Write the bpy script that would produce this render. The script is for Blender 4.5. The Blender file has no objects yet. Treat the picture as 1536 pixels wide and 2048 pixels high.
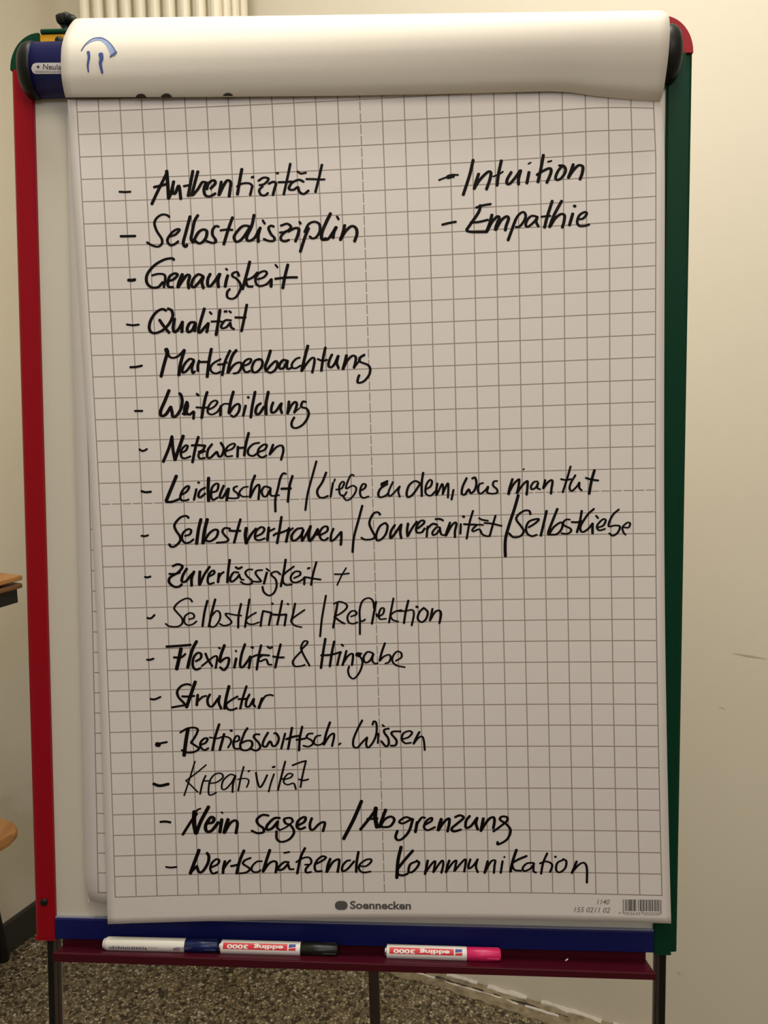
import bpy, bmesh, math, random
import numpy as np
from mathutils import Matrix, Vector
random.seed(7)
C = bpy.context.scene.collection
SC = bpy.context.scene
# ------------------------------------------------------------------ camera pose
F = 1650.0                      # focal length in pixels of the 1536 x 2048 frame
def rod(v):
    t = np.linalg.norm(v); k = v/t
    K = np.array([[0,-k[2],k[1]],[k[2],0,-k[0]],[-k[1],k[0],0]])
    return np.eye(3)+math.sin(t)*K+(1-math.cos(t))*K@K
R0 = rod(np.array([.0569,.0455,-.0020]))
T0 = np.array([-.0419,-.0144,.9542])*.8/.77
th = math.radians(9.0)
ex = R0[:,0]; g = np.array([0,math.cos(th),math.sin(th)]); g -= ex*(g@ex); g /= np.linalg.norm(g)
up = -g; XA = ex/np.linalg.norm(ex); YA = np.cross(up, XA)
M = np.array([XA,YA,up])        # camera axes (right, down, forward) to the room
CAM = np.array([0,0,1.5])
BO = CAM+M@T0                   # centre of the flipchart's front face
BN = M@R0[:,2]                  # its normal, pointing to the wall
BU = -(M@R0[:,1])               # up along the board
cd = bpy.data.cameras.new('camera'); cam = bpy.data.objects.new('camera', cd); C.objects.link(cam)
cd.sensor_fit = 'VERTICAL'; cd.sensor_height = 24; cd.sensor_width = 18; cd.lens = F/2048*24; cd.clip_start = .02
rm = Matrix([[M[i,0], -M[i,1], -M[i,2], CAM[i]] for i in range(3)]+[[0,0,0,1]])
cam.matrix_world = rm; SC.camera = cam
# ------------------------------------------------------------------ light and exposure
w = bpy.data.worlds.new('world'); SC.world = w; w.use_nodes = True
w.node_tree.nodes['Background'].inputs[0].default_value = (1.0,.86,.68,1); w.node_tree.nodes['Background'].inputs[1].default_value = .05
def area(name, loc, target, size, power, col):
    d = bpy.data.lights.new(name,'AREA'); d.shape='DISK'; d.size=size; d.energy=power; d.color=col
    o = bpy.data.objects.new(name,d); C.objects.link(o); o.location=loc
    o.rotation_euler = (Vector(target)-Vector(loc)).to_track_quat('-Z','Y').to_euler(); return o
area('ceiling_lamp_light', (.3,.95,2.9), (.3,1.1,0), .4, 11, (1.0,.97,.90))
area('ceiling_lamp_light', (-.5,.9,2.9), (-.5,1.05,0), .4, 8.5, (1.0,.97,.87))
area('middle_fill_light', (0,.1,2.9), (0,1,1.2), .5, 5.5, (1.0,.94,.83))  # added unseen fill that lifts the top of the sheet
area('room_fill_light', (.8,-.8,2.9), (.1,.9,1.1), .7, 9, (1.0,.86,.74))  # added soft fill from behind the camera, evens the light on the sheet
area('far_cool_fill_light', (-.3,-2.5,2.9), (0,1,1), .7, 17, (.84,.95,1.2))  # added cool fill far behind the camera, balances the warm one
SC.view_settings.view_transform='Standard'; SC.view_settings.look='None'; SC.view_settings.gamma=1
SC.view_settings.exposure = 0.0
try: SC.view_settings.use_curve_mapping = False
except Exception: pass
# ------------------------------------------------------------------ geometry helpers
def ray(px,py): return M@np.array([(px-768)/F,(py-1024)/F,1.0])
def B(x,off,z): return BO+np.array([x,0,0])-BN*off+BU*z           # board frame to the room
def bl(px,py,off):                                               # pixel to board frame on a plane
    d = ray(px,py); t = ((BO-BN*off-CAM)@BN)/(d@BN); q = CAM+d*t-BO
    return q[0], q@BU
def bp(px,py,off): x,z = bl(px,py,off); return B(x,off,z)
def floor_pt(px,py,h=0):
    d = ray(px,py); return CAM+d*((h-CAM[2])/d[2])
BM = Matrix([[1,-BN[0],BU[0],BO[0]],[0,-BN[1],BU[1],BO[1]],[0,-BN[2],BU[2],BO[2]],[0,0,0,1]])
# BM maps (x, off, z)
def srgb(r,g,b):
    f = lambda c: (c/255/12.92) if c/255<=.04045 else ((c/255+.055)/1.055)**2.4
    return (f(r),f(g),f(b),1)
MATS = {}
def mat(name, col, rough=.5, metal=0, coat=0, noise=None, bump=None, spec=.5):
    m = bpy.data.materials.new(name); m.use_nodes=True; nt=m.node_tree; b=nt.nodes['Principled BSDF']
    b.inputs['Base Color'].default_value=col; b.inputs['Roughness'].default_value=rough; b.inputs['Metallic'].default_value=metal
    b.inputs['Coat Weight'].default_value=coat; b.inputs['Specular IOR Level'].default_value=spec
    tc = nt.nodes.new('ShaderNodeTexCoord')
    if noise:
        sc,c2,lo,hi = noise
        n = nt.nodes.new('ShaderNodeTexNoise'); n.inputs['Scale'].default_value=sc; n.inputs['Detail'].default_value=5
        r = nt.nodes.new('ShaderNodeValToRGB'); r.color_ramp.elements[0].position=lo; r.color_ramp.elements[1].position=hi
        r.color_ramp.elements[0].color=col; r.color_ramp.elements[1].color=c2
        nt.links.new(tc.outputs['Object'],n.inputs['Vector']); nt.links.new(n.outputs['Fac'],r.inputs[0]); nt.links.new(r.outputs[0],b.inputs['Base Color'])
    if bump:
        n = nt.nodes.new('ShaderNodeTexNoise'); n.inputs['Scale'].default_value=bump[0]; n.inputs['Detail'].default_value=4
        bn = nt.nodes.new('ShaderNodeBump'); bn.inputs['Strength'].default_value=bump[1]; bn.inputs['Distance'].default_value=.002
        nt.links.new(tc.outputs['Object'],n.inputs['Vector']); nt.links.new(n.outputs['Fac'],bn.inputs['Height']); nt.links.new(bn.outputs[0],b.inputs['Normal'])
    MATS[name]=m; return m
def link(name, me, m, parent=None, loc=None, label=None, kind=None, smooth=False):
    o = bpy.data.objects.new(name, me)
    if m: me.materials.append(m)
    C.objects.link(o)
    if parent is not None: o.parent = parent; base = ROOTLOC[parent.name]
    else: base = Vector(loc) if loc is not None else Vector((0,0,0))
    me.transform(Matrix.Translation(-base))
    if parent is None: o.location = base
    ROOTLOC[o.name] = base
    if smooth:
        for p in me.polygons: p.use_smooth=True
    if label: o['label']=label
    if kind: o['kind']=kind
    return o
ROOTLOC = {}
def thing(name, label, cat, loc, group=None):
    o = bpy.data.objects.new(name,None); C.objects.link(o); o.location=Vector(loc); o.empty_display_size=.05
    ROOTLOC[o.name]=Vector(loc); o['label']=label; o['category']=cat
    if group: o['group']=group
    return o
def mesh(verts, faces):
    me = bpy.data.meshes.new('m'); me.from_pydata([tuple(map(float,v)) for v in verts],[],faces); me.update(); return me
def bm2me(bm, mx=None):
    bmesh.ops.recalc_face_normals(bm, faces=bm.faces)
    if mx is not None:
        bm.transform(mx)
        if mx.determinant()<0: bmesh.ops.reverse_faces(bm, faces=bm.faces)
    me = bpy.data.meshes.new('m'); bm.to_mesh(me); bm.free(); return me
def add_box(bm, x0,x1,y0,y1,z0,z1, bev=0, seg=2):
    r = bmesh.ops.create_cube(bm, size=1)
    vs = r['verts']
    for v in vs: v.co = Vector(((x0+x1)/2+v.co.x*(x1-x0),(y0+y1)/2+v.co.y*(y1-y0),(z0+z1)/2+v.co.z*(z1-z0)))
    if bev:
        es = list({e for v in vs for e in v.link_edges})
        bmesh.ops.bevel(bm, geom=es, offset=bev, segments=seg, profile=.5, affect='EDGES')
def bbox(name, dims, m, parent, bev=0, mx=BM, **k):
    bm = bmesh.new(); add_box(bm,*dims,bev); return link(name, bm2me(bm,mx), m, parent, **k)
def add_prism(bm, poly, axis, a, b):
    """extrude a polygon of (u,v) along axis: 'x' -> (a..b, u, v); 'y' -> (u, a..b, v); 'z' -> (u, v, a..b)"""
    f = {'x':lambda t,u,v:(t,u,v),'y':lambda t,u,v:(u,t,v),'z':lambda t,u,v:(u,v,t)}[axis]
    A=[bm.verts.new(f(a,u,v)) for u,v in poly]; Bv=[bm.verts.new(f(b,u,v)) for u,v in poly]
    bm.faces.new(A); bm.faces.new(Bv[::-1]); n=len(poly)
    for i in range(n): bm.faces.new((A[i],A[(i+1)%n],Bv[(i+1)%n],Bv[i]))
def add_lathe(bm, prof, seg=24, mx=None):
    """profile of (t, r) turned about the x axis"""
    rings=[]
    for t,r in prof:
        ring=[bm.verts.new(Vector((t,r*math.cos(2*math.pi*k/seg),r*math.sin(2*math.pi*k/seg)))) for k in range(seg)]
        rings.append(ring)
    for a,b in zip(rings,rings[1:]):
        for k in range(seg): bm.faces.new((a[k],a[(k+1)%seg],b[(k+1)%seg],b[k]))
    bm.faces.new(rings[0]); bm.faces.new(rings[-1][::-1])
    if mx is not None: bmesh.ops.transform(bm, matrix=mx, verts=[v for r in rings for v in r])
def add_tube(bm, p0, p1, r, seg=16):
    p0=Vector(p0);p1=Vector(p1);d=p1-p0
    mx = Matrix.Translation(p0)@d.to_track_quat('X','Z').to_matrix().to_4x4()
    add_lathe(bm,[(0,r*.9),(r*.1,r),(d.length-r*.1,r),(d.length,r*.9)],seg,mx)
# ------------------------------------------------------------------ materials
mat('wall_paint', srgb(238,229,208), .9, noise=(1.3,srgb(232,222,199),.35,.75), bump=(60,.08))
mat('ceiling_paint', srgb(240,236,225), .9)
mat('red', srgb(158,8,26), .4, spec=.22)
mat('green', srgb(10,60,38), .45, spec=.12)
mat('blue', srgb(20,27,92), .45, spec=.25)
mat('maroon', srgb(72,6,23), .42, spec=.3)
mat('yellow', srgb(228,166,20), .45)
mat('black_plastic', srgb(22,23,20), .42, spec=.28)
mat('whiteboard', srgb(228,221,200), .35)
mat('aluminium', srgb(120,116,108), .4, metal=.8)
mat('leg_brown', srgb(70,58,50), .45, spec=.3)
mat('paper', srgb(240,232,222), .75, bump=(14,.06))
mat('flip_paper', srgb(228,220,204), .75)
mat('ink', srgb(16,9,4), .6, noise=(55,srgb(44,35,28),.6,.85), spec=.12)
mat('print_grey', srgb(92,88,84), .7)
mat('print_light', srgb(128,120,114), .7)
mat('blue_ink', srgb(56,78,138), .7); mat('blue_ink_light', srgb(150,165,200), .7, noise=(90,srgb(120,140,188),.4,.6))
mat('blue_ink_dark', srgb(70,78,110), .7)
mat('radiator_enamel', srgb(240,230,205), .35)
mat('white_plastic', srgb(240,236,220), .35); mat('pen_red', srgb(222,34,44), .4); mat('pen_white', srgb(250,244,232), .4)
mat('pen_blue', srgb(34,52,150), .4); mat('cap_blue', srgb(22,34,84), .3); mat('cap_black', srgb(26,28,20), .35); mat('cap_pink', srgb(226,40,104), .35)
mat('chrome', srgb(200,200,200), .2, metal=1); mat('pen_print', srgb(120,108,130), .5)
mat('dark_skirting', srgb(58,56,50), .6, noise=(9,srgb(48,47,42),.4,.7))
mat('mortar', srgb(165,150,122), .9, noise=(40,srgb(120,105,82),.4,.7), bump=(120,.5))
mat('plaster_edge', srgb(226,218,204), .9, bump=(90,.5)); mat('dark_gap', srgb(60,54,46), .9)
mat('rail_edge', srgb(150,150,165), .5); mat('leg_light', srgb(150,142,124), .5); mat('black_metal', srgb(22,22,22), .5); mat('scuff', srgb(204,192,170), .9); mat('sticker', srgb(226,220,214), .5); mat('sticker_text', srgb(60,54,60), .6)
def wood(name,c1,c2):
    m = mat(name,c1,.45); nt=m.node_tree; b=nt.nodes['Principled BSDF']
    tc=nt.nodes.new('ShaderNodeTexCoord'); mp=nt.nodes.new('ShaderNodeMapping'); mp.inputs['Scale'].default_value=(30,3,30)
    n=nt.nodes.new('ShaderNodeTexNoise'); n.inputs['Scale'].default_value=2; n.inputs['Detail'].default_value=6
    r=nt.nodes.new('ShaderNodeValToRGB'); r.color_ramp.elements[0].color=c1; r.color_ramp.elements[1].color=c2; r.color_ramp.elements[0].position=.35; r.color_ramp.elements[1].position=.7
    nt.links.new(tc.outputs['Object'],mp.inputs[0]); nt.links.new(mp.outputs[0],n.inputs['Vector']); nt.links.new(n.outputs['Fac'],r.inputs[0]); nt.links.new(r.outputs[0],b.inputs['Base Color'])
wood('wood_orange', srgb(196,140,84), srgb(168,112,62)); wood('wood_brown', srgb(132,92,56), srgb(104,70,42))
def terrazzo():
    m = mat('terrazzo',(0,0,0,1),.45); nt=m.node_tree; b=nt.nodes['Principled BSDF']; N=nt.nodes.new; L=nt.links.new
    tc=N('ShaderNodeTexCoord')
    ns=N('ShaderNodeTexNoise'); ns.inputs['Scale'].default_value=60; L(tc.outputs['Object'],ns.inputs['Vector'])
    mx=N('ShaderNodeMixRGB'); mx.inputs[0].default_value=.009; L(tc.outputs['Object'],mx.inputs[1]); L(ns.outputs['Color'],mx.inputs[2])
    v=N('ShaderNodeTexVoronoi'); v.feature='F1'; v.inputs['Scale'].default_value=125; L(mx.outputs[0],v.inputs['Vector'])
    e=N('ShaderNodeTexVoronoi'); e.feature='DISTANCE_TO_EDGE'; e.inputs['Scale'].default_value=125; L(mx.outputs[0],e.inputs['Vector'])
    bw=N('ShaderNodeSeparateColor'); L(v.outputs['Color'],bw.inputs[0])
    r=N('ShaderNodeValToRGB'); cr=r.color_ramp; cr.interpolation='CONSTANT'
    cr.elements[0].position=0; cr.elements[0].color=srgb(62,52,38); cr.elements[1].position=.16; cr.elements[1].color=srgb(128,110,82)
    for p,c in ((.34,(160,144,112)),(.55,(178,162,128)),(.72,(142,128,98)),(.84,(198,186,156)),(.93,(96,88,70))):
        q=cr.elements.new(p); q.color=srgb(*c)
    L(bw.outputs[0],r.inputs[0])
    er=N('ShaderNodeValToRGB'); er.color_ramp.elements[0].position=.03; er.color_ramp.elements[1].position=.16; L(e.outputs['Distance'],er.inputs[0])
    mm=N('ShaderNodeMixRGB'); mm.inputs[1].default_value=srgb(80,70,52); L(er.outputs[0],mm.inputs[0]); L(r.outputs[0],mm.inputs[2]); L(mm.outputs[0],b.inputs['Base Color'])
terrazzo()
def grid_paper(name, line, base):
    """squared flipchart paper: UV counts squares, the middle lines are dashed"""
    m = mat(name, base, .75, bump=(14,.06)); nt=m.node_tree; b=nt.nodes['Principled BSDF']; N=nt.nodes.new; L=nt.links.new
    uv=N('ShaderNodeUVMap'); s=N('ShaderNodeSeparateXYZ'); L(uv.outputs[0],s.inputs[0])
    def mth(op,a,bv=None,c=None):
        n=N('ShaderNodeMath'); n.operation=op
        for i,q in enumerate((a,bv,c)):
            if q is None: continue
            if isinstance(q,(int,float)): n.inputs[i].default_value=q
            else: L(q,n.inputs[i])
        return n.outputs[0]
    U,V=s.outputs[0],s.outputs[1]; W=.025
    def lines(a,other,hi,mid,ohi):
        d=mth('ABSOLUTE',mth('SUBTRACT',a,mth('ROUND',a)))
        on=mth('LESS_THAN',d,W)
        on=mth('MULTIPLY',on,mth('MULTIPLY',mth('GREATER_THAN',a,-.5),mth('LESS_THAN',a,hi+.5)))
        on=mth('MULTIPLY',on,mth('MULTIPLY',mth('GREATER_THAN',other,-W),mth('LESS_THAN',other,ohi+W)))
        ismid=mth('LESS_THAN',mth('ABSOLUTE',mth('SUBTRACT',a,mid)),.4)
        gap=mth('LESS_THAN',mth('FRACT',mth('MULTIPLY',other,2.0)),.16)
        return mth('MULTIPLY',on,mth('SUBTRACT',1.0,mth('MULTIPLY',ismid,gap)))
    a=lines(U,V,26,13,38); c=lines(V,U,38,19,26)
    k=mth('MAXIMUM',a,c); mx=N('ShaderNodeMixRGB'); L(k,mx.inputs[0]); mx.inputs[1].default_value=base; mx.inputs[2].default_value=line
    L(mx.outputs[0],b.inputs['Base Color'])
grid_paper('squared_paper', srgb(162,149,135), srgb(238,230,221))

GRIDDATA=[0,1,154.3,224.4,0,3,159.8,313.8,0,6,167,447.8,0,9,176.3,580.5,0,11,180.9,667.3,3,1,283.7,219.3,3,3,288.8,310,3,6,297.2,444.5,8,4,508.8,347,13,4,724.6,336.1,13,5,727.2,380.1,13,6,728.5,427.9,13,7,730,472.9,17,4,900.9,327.7,23,4,1172,308.9,17,5,902,374.1,23,5,1171.6,355.3,17,6,903.6,421.1,23,6,1172,402.5,17,7,903.6,467.6,23,7,1172,447.2,26,2,1306.6,217.2,26,3,1308.7,257,26,4,1311.8,300,26,5,1312,345.6,26,6,1312.3,391.7,26,7,1312,439.3,26,8,1311.8,485.4,23,3,1171.7,262,23,2,1171.7,217.2,2,8,259.3,534.8,8,8,515.2,525.4,2,9,261.3,578.5,8,9,516.7,570.7,2,10,263.2,622.7,8,10,518,614.8,2,11,265.7,666,8,11,520.6,658.2,13,8,731.6,518.6,13,9,732.5,562.1,13,10,733.9,606.4,13,11,734.9,650.4,13,12,736.5,694,2,12,268.8,709.3,7,12,481.2,702.9,2,13,271,752.8,2,14,273.9,795.1,7,14,484.9,790,2,15,275.9,837.7,13,13,738.4,737.1,13,14,740,780.7,13,15,741.4,824.5,13,16,742.2,867.2,2,16,277.6,880.5,8,16,530.5,872.7,2,17,280.1,922.5,8,17,532.9,915.3,2,18,282,964.5,8,18,533.5,957.7,2,19,283.8,1006.5,8,19,535.4,1000.6,2,20,285.4,1049,8,20,537,1042.6,13,17,742.8,908.8,13,18,744.1,951.8,13,19,745.5,995.7,13,20,747,1036.1,13,21,748,1078.1,19,18,1000.1,944.4,25,18,1265.7,937.6,24,19,1220.2,981.5,19,20,1001.9,1030.4,25,20,1266.1,1024.5,19,21,1003,1072.3,25,21,1267.1,1066.9,19,22,1003.8,1114.3,25,22,1267.1,1110.4,2,21,287.2,1090.3,2,22,290.1,1132.3,8,22,539.1,1126.4,2,23,291.5,1173.9,8,23,541.5,1168,13,22,749,1120.4,13,23,750,1163,13,24,751.4,1204,13,25,752.9,1246,26,25,1312.6,1238.3,26,28,1314.8,1366.5,26,31,1317.2,1493.2,26,35,1320.9,1663.1,8,24,542.7,1210.3,2,25,294.6,1256.8,8,25,544.6,1251.3,2,26,296.6,1297.8,8,26,546.2,1292.3,2,27,298.2,1338.8,8,27,547.6,1333.3,13,26,754.1,1286.9,13,27,755.9,1328.3,13,28,756.3,1370.8,16,24,877.6,1201.5,16,28,882,1369.9,2,28,299.8,1380,8,28,547.8,1374.2,2,30,302.7,1463.4,8,30,549.8,1457.8,2,31,304,1504,8,31,552.7,1499.2,13,30,758.7,1453.2,13,31,760.7,1495.2,13,32,761.6,1536.8,13,33,763,1577.8,15,30,842.7,1452.2,15,33,846,1577.2,3,32,345.3,1545.2,3,33,347.9,1585.2,3,34,349.8,1626.6,3,35,351.8,1667.8,9,32,593.6,1539.3,9,35,596.9,1664.9,13,34,763.4,1619.1,13,35,765.1,1661.1,13,36,766.9,1702.5,13,37,768.1,1743.3,13,38,768.9,1784.8,19,34,1015.5,1618.3,19,38,1020,1784.8,26,36,1321.4,1705.7,26,37,1322.8,1748.8,26,38,1324.2,1790.8,21,38,1105.7,1786.6,0,38,230.1,1793.6,0,37,229.1,1753.8,0,36,228.2,1712.2,0,35,226.9,1671.5,0,34,225.3,1630,0,22,205.1,1134.2,0,23,208,1175.8,0,24,209.4,1217.2,0,25,211.3,1258.6]
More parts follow.
